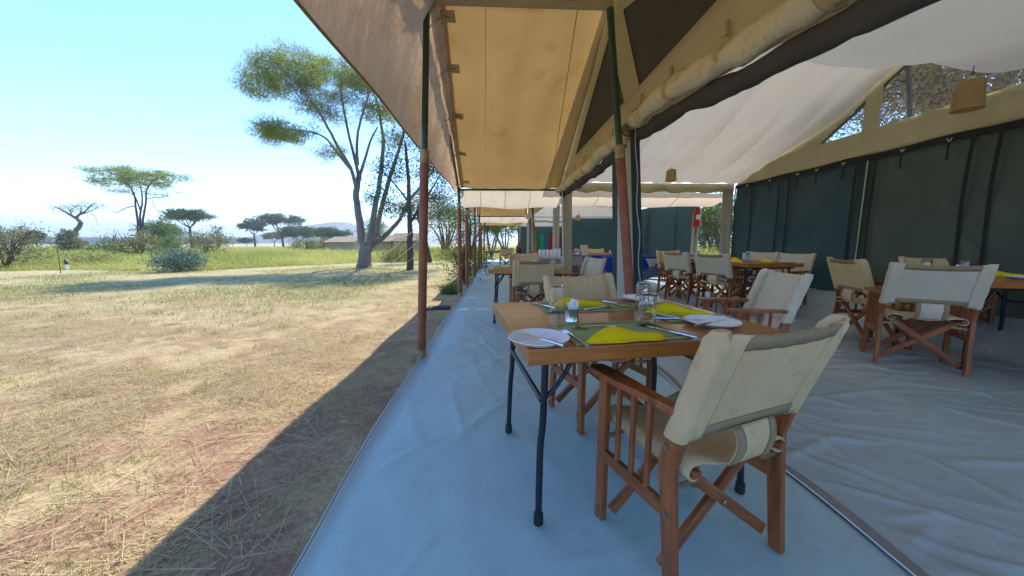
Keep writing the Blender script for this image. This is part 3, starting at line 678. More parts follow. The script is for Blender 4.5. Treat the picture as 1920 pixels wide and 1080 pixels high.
# trees seen under the far awnings and behind the tents
bush('thorn_tree', 'gnarled dark thorn tree seen beneath the far awning', 921, 500, 24, 66, 92, 84, 'leaf_bright', .07, 14, 60, 6, 'tree', low=.45, rad_=.07, bark='bark')
bush('thorn_tree', 'second gnarled thorn tree further along beneath the far awning', 948, 486, 30, 80, 80, 85, 'leaf_bright', .08, 14, 60, 6, 'tree', low=.4, rad_=.08, bark='bark')
bush('shade_tree', 'green tree framed by the open gap beside the fire extinguisher', 1350, 478, 17, 100, 125, 86, 'leaf_bright', .07, 16, 130, 8, 'tree', low=.25, rad_=.06)
bush('shade_tree', 'second paler tree behind the gap between the tents', 1318, 474, 24, 90, 120, 87, 'leaf_bright', .08, 14, 90, 8, 'tree', low=.25, rad_=.06)
for i, (x, y, h, rr, lb) in enumerate([(8.6, 6.2, 7.5, 3.0, 'tall dry brown tree seen through the clear gable window'), (9.4, 3.4, 8.0, 3.2, 'broad dry tree behind the woven lamp at the gable window'), (10.8, 7.6, 8.5, 3.4, 'straw coloured tree further back beyond the small triangular gable window')]):
    b = Vector((x, y, GZ)); rnd = random.Random(90 + i); limbs = [([b, Vector((x + .1, y, 1.6)), Vector((x, y + .1, 3.0))], .22, .16)]
    pads = []
    for k in range(8):
        a = k * .785 + rnd.uniform(-.3, .3); e = Vector((x + math.cos(a) * rr * .7, y + math.sin(a) * rr * .7, h * rnd.uniform(.55, .95)))
        limbs.append(([Vector((x, y + .1, 2.9)), Vector((x, y, 2.9)).lerp(e, .5) + Vector((0, 0, .3)), e], .09, .025)); pads.append((e, rr * .55, rr * .55, h * .26, 30))
    make_tree('dry_tree', lb, 'tree', b, limbs, pads, leaf='straw', bark='bark_brown', size=.034, per=64, spread=.24, twig=.02, seed=90 + i, ntw=6)
for px, py, Yp, lb in [(126, 506, 15.2, 'short lantern post in the grass in front of the dead twisted tree'), (295, 500, 15.8, 'short lantern post standing left of the milkweed bush')]:
    b = at(px, py, Yp); b.z = GZ; o = thing('lantern_post', lb, 'lantern', b, 0, 'lantern posts along the clearing')
    MB().lathe([(.05, 0), (.05, .22), (.045, .23)], 12).build('post', 'china', o); MB().lathe([(.07, .23), (.07, .25), (.045, .26), (.045, .36), (.08, .37), (.03, .43), (0, .44)], 12).build('lantern_head', 'black_steel', o)
b = at(114, 514, 13.4); b.z = GZ
o = thing('stick', 'thin bare stick standing upright in the pale grass', 'stick', b)
MB().tube([(0, 0, 0), (.02, 0, .5), (0.05, 0, 1.1), (.03, 0, 1.55)], [.012, .01, .008, .004], 6).build('stem', 'bark_brown', o); MB().tube([(.05, 0, 1.1), (.18, 0, 1.3)], [.006, .003], 5).build('twig', 'bark_brown', o)
# far guest tents
def far_tent(label, x0, x1, Y, zr, ze, rot=0):
    o = thing('safari_tent', label, 'tent', ((x0 + x1) / 2, Y, GZ), rot, 'guest tents beyond the grass'); hw = (x1 - x0) / 2; dp = 2.6
    m = MB()
    for s in (-1, 1):
        m.prism([(-hw, s * dp, ze), (hw, s * dp, ze), (hw, 0, zr), (-hw, 0, zr)], (0, 0, .04))
    m.build('fly_roof', 'tent_roof_tan', o, 0)
    MB().prism([(-hw + .3, -dp * .8, 0), (-hw + .3, dp * .8, 0), (-hw + .3, dp * .8, ze), (-hw + .3, 0, zr - .15), (-hw + .3, -dp * .8, ze)], (hw * 2 - .6, 0, 0)).build('canvas_body', 'olive_canvas', o, 0)
    MB().prism([(-hw + .28, -.7, .1), (-hw + .28, .7, .1), (-hw + .28, .5, ze), (-hw + .28, -.5, ze)], (.01, 0, 0)).build('door', 'mesh', o, 0)
    for s in (-1, 1): MB().tube([(-hw + .05, s * dp * .97, 0), (-hw + .05, s * dp * .97, ze)], .05, 6).build('pole', 'bark_brown', o)
far_tent('beige guest tent half hidden behind the big acacia trunk', -16.9, -13.9, 37, 1.72, 1.15, .0)
far_tent('beige guest tent between the acacia trunk and the awning pole', -12.0, -9.7, 34.5, 1.85, 1.2, .12)
far_tent('guest tent with a brown gable front behind the awning pole', -9.2, -6.6, 32, 1.95, 1.25, .15)

# ================================================================== GROUND SHEETS
def floor_z(x, y): return 0.06 * float(sstep(1.9, 3.0, x)) * float(sstep(7.6, 6.6, y))
def sheet(name, label, x0, x1, y0, y1, res, zf, mat):
    nu = int((x1 - x0) / res); nv = int((y1 - y0) / res)
    X, Y = np.meshgrid(np.linspace(0, 1, nu + 1), np.linspace(y0, y1, nv + 1))
    U = X.copy(); X = x0 + (x1 - x0) * X
    X, Zv = zf(X, Y, U)
    V = np.stack([X.ravel(), Y.ravel(), Zv.ravel()], 1); i = np.arange((nu + 1) * (nv + 1)).reshape(nv + 1, nu + 1)
    F = np.stack([i[:-1, :-1].ravel(), i[:-1, 1:].ravel(), i[1:, 1:].ravel(), i[1:, :-1].ravel()], 1)
    return tag(raw_mesh(name, V, F, mat, smooth=True), label, None, kind='structure')
def folds(X, Y, n, seed, x0, x1, y0, y1, ang, spread, hmin, hmax, wmin, wmax, lmin, lmax):
    r_ = np.random.default_rng(seed); Zf = np.zeros_like(X)
    for _ in range(n):
        cx_, cy_ = r_.uniform(x0, x1), r_.uniform(y0, y1); a = ang + r_.normal(0, spread); Lh = r_.uniform(lmin, lmax); wd = r_.uniform(wmin, wmax); h_ = r_.uniform(hmin, hmax); cv = r_.normal(0, .25)
        dx_, dy_ = X - cx_, Y - cy_; t_ = dx_ * math.cos(a) + dy_ * math.sin(a); q = -dx_ * math.sin(a) + dy_ * math.cos(a) - cv * t_ * t_ - .03 * np.sin(t_ * r_.uniform(3, 8))
        m = (np.abs(t_) < Lh) & (np.abs(q) < wd * 4)
        Zf[m] += (h_ * np.exp(-(q[m] / wd) ** 2) * np.cos(t_[m] / Lh * math.pi / 2) ** .7)
    return Zf
def zf_v(X, Y, U):
    w_ = 0.10 * ridged(X * .9 + .35 * fbm(Y, X, 2), Y * .45, 3) * .12
    Zv = .004 + .022 * (fbm(X * 1.3, Y * .9, 3) - .45) + .020 * ridged(X * 2.3 + .8 * Y, Y * .7 - .3 * X, 3) * (.3 + fbm(X * .6 + 4, Y * .6, 2)) + .006 * (fbm(X * 7, Y * 7, 3) - .5)
    if X.size > 500: Zv = Zv + folds(X, Y, 110, 5, -.5, 1.3, 0, 8.5, rad(65), .7, .002, .009, .010, .028, .12, .7)
    e = sstep(0, .012, U); Zv = (.3 + .7 * sstep(0, .12, U)) * Zv * e + (1 - e) * (GZ - .005)
    X = X + (1 - sstep(0, .25, U)) * (.04 * (fbm(Y * .8, Y * 0, 3) - .5) + .008 * np.sin(Y * 2.1) + .05 * sstep(2.4, .9, Y))
    return X, np.maximum(Zv, -.02) * sstep(1, .97, U) 
sheet('groundsheet', 'pale blue grey canvas groundsheet under the open veranda', -.76, 1.40, -.6, 9.0, .022, zf_v, 'sheet_blue')
def zf_f(X, Y, U):
    Zv = .006 + .03 * (fbm(X * .8, Y * .5, 3) - .45); e = sstep(0, .08, U)
    X = X + (1 - sstep(0, .4, U)) * .16 * (fbm(Y * .7 + 3, Y * 0, 3) - .5); return X, Zv * e + (1 - e) * (GZ - .005)
sheet('groundsheet', 'pale groundsheet running on beneath the far awnings', -.70, 1.40, 9.0, 24, .12, zf_f, 'sheet_blue')
def zf_i(X, Y, U):
    base = .06 * sstep(1.9, 3.0, X) * sstep(7.6, 6.6, Y)
    a = .9 * X + .45 * Y; b = -.45 * X + .9 * Y
    amp = .25 + 1.1 * fbm(X * .7 + 2, Y * .7, 2)
    wr = .055 * amp * ridged(a * 1.1 + .5 * fbm(X * 2, Y * 2, 2), b * 3.2, 3) + .026 * ridged(X * 4.2 - Y, Y * 5 + X * 1.5, 2) * amp + .02 * (fbm(X * 2.2, Y * 2.2, 3) - .5)
    wr = wr * .35 + folds(X, Y, 330, 8, 1.4, 4.9, -.4, 7.0, rad(-18), .6, .004, .019, .009, .026, .12, .7)
    Zv = base + .004 + wr * sstep(0, .05, U) * .9
    X2 = X; s_ = sstep(4.42, 4.92, X + .12 * (fbm(Y * 1.1, Y * 0 + 7, 2) - .5)) * sstep(7.1, 6.9, Y)
    Zv = Zv + s_ * (.33 - .0 * Y) * (1 + .1 * (fbm(Y * 2.0, X * 2, 2) - .5)); return X2, Zv
sheet('tent_floor', 'wrinkled grey canvas floor inside the dining tent', 1.40, 4.93, -.6, 7.15, .017, zf_i, 'sheet_grey')
sheet('tent_floor', 'grey canvas floor inside the tent beyond the blue buffet', 1.40, 4.93, 7.15, 14.2, .09, lambda X, Y, U: (X, .004 + .02 * ridged(X, Y * 2, 2)), 'sheet_grey')
def wob(y): return .018 * math.sin(y * 2.3) + .02 * math.sin(y * 4.9 + 1)
MB().grid(lambda u, v: (1.37 + wob(-.6 + 7.6 * v) + .052 * u, -.6 + 7.6 * v,   .012 + .004 * math.sin(math.pi * u) + .004 * math.sin(v * 60)), 4, 110).build('threshold_strip', 'strip', None, 60).name = 'threshold_strip'
o = bpy.data.objects['threshold_strip']; tag(o, 'brown grey threshold strip sewn along the edge of the tent floor', 'strip')
MB().tube([(1.366 + wob(-.6 + 7.6 * k / 90), -.6 + 7.6 * k / 90, .016) for k in range(91)], .003, 6).build('piping', 'paper', o)
def hem_x(y): return -.76 + (.04 * (float(fbm(np.array(y * .8), np.array(0.0), 3)) - .5) + .008 * math.sin(y * 2.1) + .05 * float(sstep(2.4, .9, y))) * .9 + .035
MB().tube([(hem_x(.3 + .08 * k), .3 + .08 * k, float(zf_v(np.array([[hem_x(.3 + .08 * k)]]), np.array([[.3 + .08 * k]]), np.array([[.03]]))[1][0, 0]) + .012) for k in range(105)], .003, 5).build('hem_stitch', 'strip', bpy.data.objects['groundsheet'])

n = 420; r = np.random.default_rng(55); xs = -.70 + 1.9 * r.random(n) ** 2.2; ys = .5 + 6.5 * r.random(n) ** 1.4
zz_ = zf_v(xs[None, :], ys[None, :], np.full((1, n), .5))[1][0]
V, F, rn = blades(n, xs, ys, zz_ + .004, .008, .05, .0010, lie=1.0, seed=56)
tag(raw_mesh('blown_straw', V, F, 'straw', rn), 'bits of straw blown on to the pale groundsheet', 'straw', kind='stuff')
# ================================================================== POLES
def pole(base, top, zj, label, r=.041, group='red and green tent poles'):
    base = Vector(base); top = Vector(top); o = thing('tent_pole', label, 'pole', base, 0, group)
    d = top - base; J = d * (zj / d.z)
    MB().tube([d * (.10 / d.z), J], r, 16).build('lower_tube', 'pole_red', o)
    MB().tube([Vector((0, 0, -.02)), d * (.10 / d.z)], r * 1.04, 16).build('foot', 'pole_collar', o)
    MB().tube([J - d * (.005 / d.z), J + d * (.11 / d.z)], r * 1.05, 16).build('collar', 'pole_collar', o)
    MB().tube([J + d * (.10 / d.z), d], r * .70, 14).build('upper_tube', 'pole_green', o)
    MB().tube([d - d * (.03 / d.z), d + Vector((0, 0, .04))], r * .9, 10).build('cap', 'black_steel', o)
    return o
pole((-.735, 3.255, GZ), (-.58, 3.255, 3.17), 1.85, 'tall outer pole holding the ridge of the near awning')
pole((-.749, 7.06, GZ), (-.735, 7.06, 2.15), 1.82, 'outer pole at the low end of the near awning')
pole((-.715, 8.32, GZ), (-.69, 8.32, 2.15), 1.80, 'outer pole at the start of the second awning')
pole((-.70, 11.2, GZ), (-.66, 11.2, 2.98), 1.60, 'outer pole holding the ridge of the second awning')
pole((-.70, 14.1, GZ), (-.66, 14.1, 2.15), 1.80, 'outer pole at the low end of the second awning')
pole((-.66, 15.4, GZ), (-.66, 15.4, 2.15), 1.80, 'outer pole at the start of the third awning')
pole((-.64, 18.4, GZ), (-.62, 18.4, 2.98), 1.80, 'outer pole holding the ridge of the third awning')
pole((1.375, 3.25, 0), (1.005, 3.25, 3.19), 1.88, 'inner pole at the front gable of the near dining tent', .044)
pole((1.36, 11.2, 0), (1.12, 11.2, 2.98), 1.75, 'inner pole at the front gable of the second tent')

# ================================================================== AWNINGS
def awning(label, y0, yr, y1, zr, ze, near=True):
    o = thing('awning', label, 'awning', (0, yr, 0), 0, 'tan canvas awnings')
    def prof(y): return zr - (zr - ze) * (abs(y - yr) / (y1 - yr) if y > yr else abs(y - yr) / (yr - y0))
    def xo(y): t_ = min(1, abs(y - yr) / (y1 - yr)); return -.53 - .17 * t_
    def xi(y): t_ = min(1, abs(y - yr) / (y1 - yr)); return 1.03 + .25 * t_
    def surf(a, b, n=30):
        def fn(u, v):
            y = a + (b - a) * v; x = xo(y) + (xi(y) - xo(y)) * u
            fold = .018 * math.sin(u * 22 + 3 * math.sin(v * 3)) * (.4 + .6 * math.sin(math.pi * v)) + .010 * math.sin(u * 9 + v * 4)
            sag = -.055 * math.sin(math.pi * u) * (.5 + .5 * math.sin(math.pi * v)) - .03 * math.sin(math.pi * v)
            return (x, y - yr, prof(y) + .045 + fold + sag)
        return MB().grid(fn, 44, n)
    surf(yr, y1).build('canopy', 'awning', o, 80, solid=.004); surf(y0, yr).build('canopy', 'awning', o, 80, solid=.004)
    MB().tube([(xo(yr) - .03, 0, zr), (xi(yr), 0, zr)], .045, 12).build('ridge_sleeve', 'olive_canvas', o)
    for a in (y1, y0): MB().tube([(xo(yr) - .055, 0, zr - .01), (xo(a) - .04, a - yr, ze)], .024, 10).build('side_pipe', 'pole_green', o)
    for a in (y1, y0): MB().tube([(xo(a) - .04, a - yr, ze), (xi(a) + .02, a - yr, ze + .01)], .022, 10).build('cross_pipe', 'pole_green', o)
    if near:
        MB().grid(lambda u, v: ((xi(yr + (y1 - yr) * v) - .30 + .10 * v) + .008 * u, (y1 - yr) * v, prof(yr + (y1 - yr) * v) + .012 - .03 * math.sin(math.pi * v)), 1, 30).build('seam', 'webbing', o)
        MB().grid(lambda u, v: ((xo(yr + (y1 - yr) * v) + .45 + .05 * v) + .006 * u, (y1 - yr) * v, prof(yr + (y1 - yr) * v) + .006 - .03 * math.sin(math.pi * v)), 1, 30).build('seam', 'tie', o)
        patch = strap = None
        for y in (3.42, 4.02, 4.80, 5.72, 6.75):
            zc = prof(y); xc = xo(y); sl_ = -(zr - ze) / (y1 - yr)
            Mx = Matrix.Translation((xc + .075, y - yr, zc + .015)) @ Matrix.Rotation(math.atan(sl_), 4, 'X')
            if patch is None:
                patch = MB().box((.04, 0, -.004), (.13, .12, .004)).build('tie_patch', 'tie', o); m = MB()
                m.tube([(-.15, 0, -.045), (-.13, .01, -.075), (-.07, 0, -.045), (.0, 0, -.012), (.06, 0, -.012)], [.011, .012, .009, .010, .009], 6)
                m.tube([(-.02, 0, -.02), (-.015, .01, -.07), (-.02, 0, -.11)], [.007, .006, .004], 5); strap = m.build('tie', 'tie', o)
                patch.matrix_local = Mx; strap.matrix_local = Mx
            else: sharepart(patch, o, Mx); sharepart(strap, o, Mx)
    return o
awning('tan canvas awning sloping over the front table from the tall ridge pole', -.56, 3.25, 7.06, 3.17, 2.15)
awning('tan canvas awning of the second tent seen below the cream gutter', 8.32, 11.2, 14.1, 2.98, 2.15, False)
awning('furthest tan canvas awning framing the thorn trees', 15.4, 18.4, 21.4, 2.98, 2.12, False)
def fly(label, y0, yr, y1, zr, ze):
    o = thing('fly_sheet', label, 'tarp', (0, yr, 0), 0, 'brown fly sheets')
    def fn(u, v):
        y = y0 + (y1 + .15 - y0) * v; t_ = min(1, abs(y - yr) / (y1 - yr)); zi = zr + .09 - (zr - ze) * t_; xi_ = -.42 - .2 * t_
        xo_ = -.86 + .012 * math.sin(y * 3.1); zo = 2.185 + .012 * math.sin(y * 2.3) - .03 * math.sin(math.pi * v)
        x = xo_ + (xi_ - xo_) * u; z = zo + (zi - zo) * (u ** .9); bulge = .05 * math.sin(math.pi * u) * (1 - t_ * .8)
        return (x - bulge, y - yr, z + bulge + .014 * math.sin(y * 9 + u * 5) * math.sin(math.pi * u) + .009 * math.sin(y * 23 - u * 7) * math.sin(math.pi * u))
    MB().grid(fn, 16, 260).build('sheet', 'fly_tarp', o, 80)
    MB().tube([fn(0, k / 60) for k in range(61)], .009, 6).build('hem', 'webbing', o)
fly('shiny brown tarpaulin fly sheet overhanging the near awning edge', -.8, 3.25, 7.2, 3.17, 2.15)
fly('brown fly sheet edge of the second awning', 8.2, 11.2, 14.2, 2.98, 2.15)
fly('brown fly sheet edge of the furthest awning', 15.3, 18.4, 21.5, 2.98, 2.12)
o = thing('wasp_nest', 'brown mud wasp nest stuck under the ridge of the near awning', 'wasp nest', at(996, -2, 3.3))
mb = MB(); mb.grid(lambda u, v: ((.055 + .012 * math.sin(u * 31) * math.sin(v * 17)) * math.sin(math.pi * v) * math.cos(6.2832 * u), (.05 + .01 * math.sin(u * 25)) * math.sin(math.pi * v) * math.sin(6.2832 * u), .045 * math.cos(math.pi * v)), 18, 12); mb.build('nest', 'bark_brown', o, 80)
# rain gutter cloth slung between the two tents
def gutter(label, x0, x1, y0, y1, z, dz):
    o = thing('rain_gutter', label, 'cloth', ((x0 + x1) / 2, (y0 + y1) / 2, z), 0, 'cream cloth gutters slung between the tents')
    cx, cy = (x0 + x1) / 2, (y0 + y1) / 2
    MB().grid(lambda u, v: (x0 + (x1 - x0) * u - cx, y0 + (y1 - y0) * v - cy, -dz * math.sin(math.pi * v) ** .6 + .02 * math.sin(u * 9) * math.sin(math.pi * v) + .012 * math.sin(u * 40) * (1 - v) ** 4), 60, 18).build('cloth', 'gutter', o, 80)
    for k in range(1, 4):
        u = k / 4 - .06; MB().tube([(x0 + (x1 - x0) * u - cx, y0 + .5 * (y1 - y0) * v / 8 - cy, -dz * math.sin(math.pi * v / 16) ** .6 - .012) for v in range(9)], .006, 5).build('tie_cord', 'rope', o)
gutter('cream cloth rain gutter slung across the veranda between the near and second awnings', -.70, 1.33, 7.10, 8.28, 2.16, .30)
gutter('pale cloth rain gutter slung inside above the blue buffet table', 1.48, 4.86, 7.12, 8.28, 2.12, .22)
gutter('far cloth gutter between the second and third awnings', -.66, 1.33, 14.15, 15.35, 2.15, .22)
# guy ropes with pegs
for a, b, lb in [((-.735, 7.06, 2.12), onz(650, 534), 'pale guy rope from the low end pole of the near awning to the grass'), ((-.69, 8.32, 2.12), onz(684, 534), 'pale guy rope from the second awning to the grass'), ((-.66, 11.2, 2.2), onz(730, 517), 'guy rope pegged out from the ridge pole of the second awning')]:
    b = Vector(b); b.z = GZ + .04; o = thing('guy_rope', lb, 'rope', b, 0, 'guy ropes of the awnings'); a = Vector(a) - b
    MB().tube([(0, 0, 0), a * .5 + Vector((0, 0, -.05)), a], .007, 6).build('line', 'rope', o); MB().tube([(-.05, 0, .06), (.03, 0, -.1)], .012, 6).build('peg', 'black_steel', o)
o = thing('door_mat', 'black ribbed rubber mat lying on the dirt beside the groundsheet', 'mat', (-1.0, 5.86, GZ + .005), rad(4))
MB().box((0, 0, .006), (.40, .30, .012)).build('base', 'rubber', o)
rb = None
for k in range(11):
    Mx = Matrix.Translation((-.18 + .036 * k, 0, .018))
    if rb is None: rb = MB().box((0, 0, 0), (.016, .28, .014)).build('rib', 'rubber', o); rb.matrix_local = Mx
    else: sharepart(rb, o, Mx)

# ================================================================== NEAR DINING TENT
tent = thing('dining_tent', 'near canvas dining tent with rolled front flaps, pale liner and dark mesh back wall', 'tent', (1.38, 3.25, 0))
T0 = Vector((1.38, 3.25, 0))
def L(p): return tuple(Vector(p) - T0)
def GXf(z): return 1.31 - .28 * (z - 2.15)
def gface(poly, name, mat, dx=0.0, nsub=0):
    return MB().prism([L((GXf(z) + dx, y, z)) for y, z in poly], (.006, 0, 0)).build(name, mat, tent, 0)
def gz(y): return 3.23 - .275 * abs(y - 3.25)
# front gable: lower band, sloping borders, pole strip, mesh windows
MB().grid(lambda u, v: L((GXf(2.12 + .31 * v) + .012 * math.sin(u * 70) * v * (1 - v) * 3, -.5 + 7.6 * u, 2.12 + .31 * v - (1 - v) * .078 * max(0.0, 2.9 - max(.45, -.5 + 7.6 * u)) ** 1.5)), 110, 6).build('gable_band', 'olive_canvas', tent, 80, solid=.004)
for a, b in ((3.42, 6.9), (3.08, -.4)):
    s_ = 1 if b > a else -1
    gface([(a, gz(a) - .02), (b, gz(b) - .02), (b, 2.432), (a + s_ * 2.05, 2.432), (a, gz(a) - .16)][:5], 'gable_border', 'olive_canvas', .001)
    gface([(a - s_ * .10, 2.36), (a + s_ * 2.4, 2.36), (a - s_ * .10, gz(a) - .05)], 'mesh_window', 'mesh_grey', .016)
gface([(3.08, 2.432), (3.418, 2.432), (3.418, gz(3.418) - .02), (3.25, gz(3.25)), (3.08, gz(3.08) - .02)], 'pole_strip', 'olive_canvas', .002)
# rolled flaps
def roll(y0, y1, r, dx, z0, sag, mat, name, straps, seed, ends=True):
    rnd = random.Random(seed); n = max(8, int(abs(y1 - y0) / .06)); pts = []; rr = []
    ph = [rnd.uniform(0, 6) for _ in range(4)]
    for k in range(n + 1):
        t_ = k / n; y = y0 + (y1 - y0) * t_
        pinch = min([1.0] + [abs(y - s_) / .10 for s_ in straps])
        z = z0 - .078 * max(0.0, 2.9 - y) ** 1.5 - sag * math.sin(math.pi * t_) + .012 * math.sin(y * 5 + ph[0]); rr.append(r * (.80 + .20 * min(1, pinch)) * (1 + .07 * math.sin(y * 8 + ph[1]) + .05 * math.sin(y * 19 + ph[2])))
        pts.append(L((GXf(2.15) + dx + .01 * math.sin(y * 4 + ph[3]), y, z)))
    m = MB().tube(pts, rr, 18)
    # lumpy wrinkles
    b = m.build(name, mat, tent, 80)
    for i, v in enumerate(b.data.vertices):
        k = i // 18; a = (i % 18) / 18 * 6.283; f = 1 + .075 * math.sin(3 * a + k * .9) + .05 * math.sin(2 * a - k * .43 + ph[1]) + .03 * math.sin(5 * a + k * 2.1)
        c = Vector(pts[min(k, n)]); v.co = c + (v.co - c) * f
    return b, pts
S1 = [1.35, 1.95, 2.55, 3.05]; S2 = [3.75, 4.35, 4.95, 5.55, 6.15, 6.75]
roll(.45, 3.20, .074, -.04, 2.215, .03, 'roll_canvas', 'rolled_flap', S1, 1)
roll(3.42, 7.06, .072, -.04, 2.16, .02, 'roll_canvas', 'rolled_flap', S2, 2)
roll(.45, 3.30, .060, .045, 2.115, .05, 'mesh_grey', 'rolled_mesh', S1, 3)
roll(3.45, 7.02, .060, .04, 2.08, .03, 'mesh_grey', 'rolled_mesh', S2, 4)
def end_spiral(y, z, x, r):
    pts = []
    for k in range(40):
        a = k * .42; q = r * (1 - k / 46); pts.append((x + q * math.cos(a), z + q * math.sin(a)))
    m = MB(); vs = [(p[0], y - .03, p[1]) for p in pts] + [(p[0], y + .03, p[1]) for p in pts]
    m.add([L(v) for v in vs], [(k, k + 1, 41 + k, 40 + k) for k in range(39)]); return m.build('roll_end', 'roll_canvas', tent, 80, solid=.004)
end_spiral(3.40, 2.16, 1.27, .082); end_spiral(3.22, 2.215, 1.27, .085)
st = loop = None
for y in S1 + S2:
    z = (2.20 if y < 3.3 else 2.15) - .078 * max(0.0, 2.9 - y) ** 1.5
    Mx = Matrix.Translation(L((1.265, y, z)))
    if st is None:
        m = MB(); vs = []
        for k in range(21):
            a = 6.283 * k / 20; vs += [(.082 * math.cos(a), -.014, .084 * math.sin(a)), (.082 * math.cos(a), .014, .084 * math.sin(a))]
        m.add(vs, [(2 * k, 2 * k + 1, 2 * k + 3, 2 * k + 2) for k in range(20)]); st = m.build('strap', 'tie', tent, 80, solid=.003); st.matrix_local = Mx
        loop = MB().box((-.02, 0, .12), (.012, .022, .07)).build('toggle', 'tie', tent); loop.matrix_local = Mx
    else: sharepart(st, tent, Mx); sharepart(loop, tent, Mx)
# outer roof
def rz_(x): return 3.32 + .50 * (x - 1.2) / 3.7
def roof(a, b, nm):
    return MB().grid(lambda u, v: L((1.0 + 4.05 * u, a + (b - a) * v, rz_(1.0 + 4.05 * u) * (1 - v) + 2.20 * v + .03)), 20, 14).build(nm, 'roof', tent, 80)
roof(3.25, 7.34, 'roof_canvas'); roof(3.25, -.6, 'roof_canvas')
# inner liner
LP = [(6.95, 2.28), (5.82, 2.60), (4.97, 2.87), (4.4, 3.20), (3.95, 3.40)]
def lz(y, P=LP):
    for (ya, za), (yb, zb) in zip(P[:-1], P[1:]):
        if yb <= y <= ya: return za + (zb - za) * (ya - y) / (ya - yb)
    return P[-1][1] if y < P[-1][0] else P[0][1]
_xr = [(6.95, 4.90), (3.95, 4.90)]
def lin(u, v):
    y = 6.95 - 3.0 * v; x = 1.36 + (lz(y, _xr) - 1.36) * u
    zs = .25 * (lz(y - .12) + lz(y + .12)) + .5 * lz(y)
    a_ = u * 34 + 2.8 * v + 2.2 * math.sin(u * 6 + v); f = (.115 * (abs(math.sin(a_ * .5)) ** .6 - .6) + .030 * math.sin(u * 71 - 3 * v + 2 * math.sin(u * 11))) * (.22 + .78 * math.sin(math.pi * min(1, v * 1.0 + .06)))
    return L((x, y, zs + f - .05 * math.sin(math.pi * u) * math.sin(math.pi * v)))
MB().grid(lin, 220, 40).build('liner', 'liner', tent, 85)
MB().grid(lambda u, v: L((1.36 + 3.5 * u, 6.95 + .012 * math.sin(u * 90) * v, 2.285 - .115 * v)), 140, 3).build('liner_hem', 'jamb_canvas', tent, 85)
SP = [(4.02, 3.46), (3.75, 3.08), (3.5, 2.80), (3.25, 2.70), (3.0, 2.685), (2.6, 2.70), (2.0, 2.71), (1.2, 2.66), (.3, 2.55), (-.55, 2.35)]
def sw(u, v):
    y = 4.0 - 4.5 * v; x = 1.36 + 3.5 * u; z = sum(lz(y + d, SP) for d in (-.15, -.075, 0, .075, .15)) / 5
    z += .13 * (1 - u) ** 1.5 - .02 * u + .022 * math.sin(u * 15 + v * 6 + math.sin(v * 7)) * math.sin(math.pi * min(1, v * 1.5)) + .010 * math.sin(u * 38 - v * 9 + 2 * math.sin(u * 9))
    d = math.hypot((x - 4.35), (y - 3.15)); z += .09 * math.exp(-(d / .5) ** 2) - .05 * math.exp(-(d / .12) ** 2)
    return L((x, y, z))
MB().grid(sw, 90, 90).build('liner', 'liner', tent, 85)
# back gable
BX = 4.93
def bface(poly, name, mat, dx=0.0, th=.008): return MB().prism([L((BX + dx, y, z)) for y, z in poly], (th, 0, 0)).build(name, mat, tent, 0)
MB().grid(lambda u, v: L((BX + .010 * math.sin(u * 130 + 2 * v) * v * (1 - v) * 4 - .02 * v, -.4 + 7.36 * u, 2.23 + .345 * v)), 200, 6).build('gable_band', 'olive_canvas', tent, 80, solid=.004)
bface([(4.42, 2.577), (4.62, 2.577), (4.60, 3.4), (4.42, 3.48)], 'gable_strip', 'olive_canvas', .004)
bface([(6.95, 2.30), (5.24, 2.577), (4.62, 2.99), (4.61, 3.32)], 'gable_border', 'olive_canvas', .006)
bface([(4.42, 3.1), (4.42, 3.42), (3.2, 3.86), (1.0, 3.0), (1.0, 2.9), (3.2, 3.72), (4.1, 3.28)], 'gable_border', 'olive_canvas', .006)
bface([(5.22, 2.58), (4.61, 2.58), (4.61, 2.99)], 'window_film', 'clear_film', .02, .001)
bface([(4.43, 2.58), (4.43, 3.12), (4.1, 3.28), (3.2, 3.72), (1.0, 2.9), (1.0, 2.58)], 'window_film', 'clear_film', .02, .001)
MB().tube([L((BX + .06, 4.10, 2.45)), L((BX + .06, 4.22, 3.25))], .022, 8).build('window_strut', 'black_steel', tent)
MB().tube([L((BX + .05, 5.45, 2.46)), L((BX + .05, 4.56, 3.02)), L((BX + .05, 4.1, 3.33))], .022, 8).build('window_strut', 'pole_green', tent)
# back wall of mesh
def wall(y0, y1, mat, seed, off=0.0):
    def fn(u, v):
        y = y0 + (y1 - y0) * u; z = .32 + 1.93 * v
        dx = .05 * (float(fbm(np.array(y * .9 + seed + z * .7), np.array(z * .8 - y * .5), 3)) - .45) * math.sin(math.pi * v) + .012 * math.sin(y * 6 + z * 3) * math.sin(math.pi * v)
        return L((BX - .01 + dx * (1 if off == 0 else float(sstep(4.45, 4.1, y)) + .0) + off * float(sstep(4.2, 4.45, y)), y, z))
    return MB().grid(fn, 60, 30).build('mesh_wall', mat, tent, 85)
wall(4.452, 6.96, 'mesh', 2); wall(.2, 4.60, 'mesh_olive', 9, .035)
MB().grid(lambda u, v: L((BX - .035, 4.44 + .022 * u * (1 - .5 * v), 2.2 - 1.75 * v)), 1, 6).build('wall_slit', 'jamb_canvas', tent)
for y in (5.62, 5.82, 4.56, 4.32, 3.42, 3.22, 6.9, 6.45):
    MB().grid(lambda u, v: L((BX - .045 + .012 * math.sin(v * 5), y + .035 * u + .01 * math.sin(v * 7 + y), .34 + 1.88 * v)), 1, 14).build('seam_tape', 'black_tape', tent)
MB().grid(lambda u, v: L((BX - .05, .2 + 6.75 * u, 2.17 + .075 * v + .01 * math.sin(u * 40))), 90, 1).build('head_tape', 'black_tape', tent)
tg = rg = None
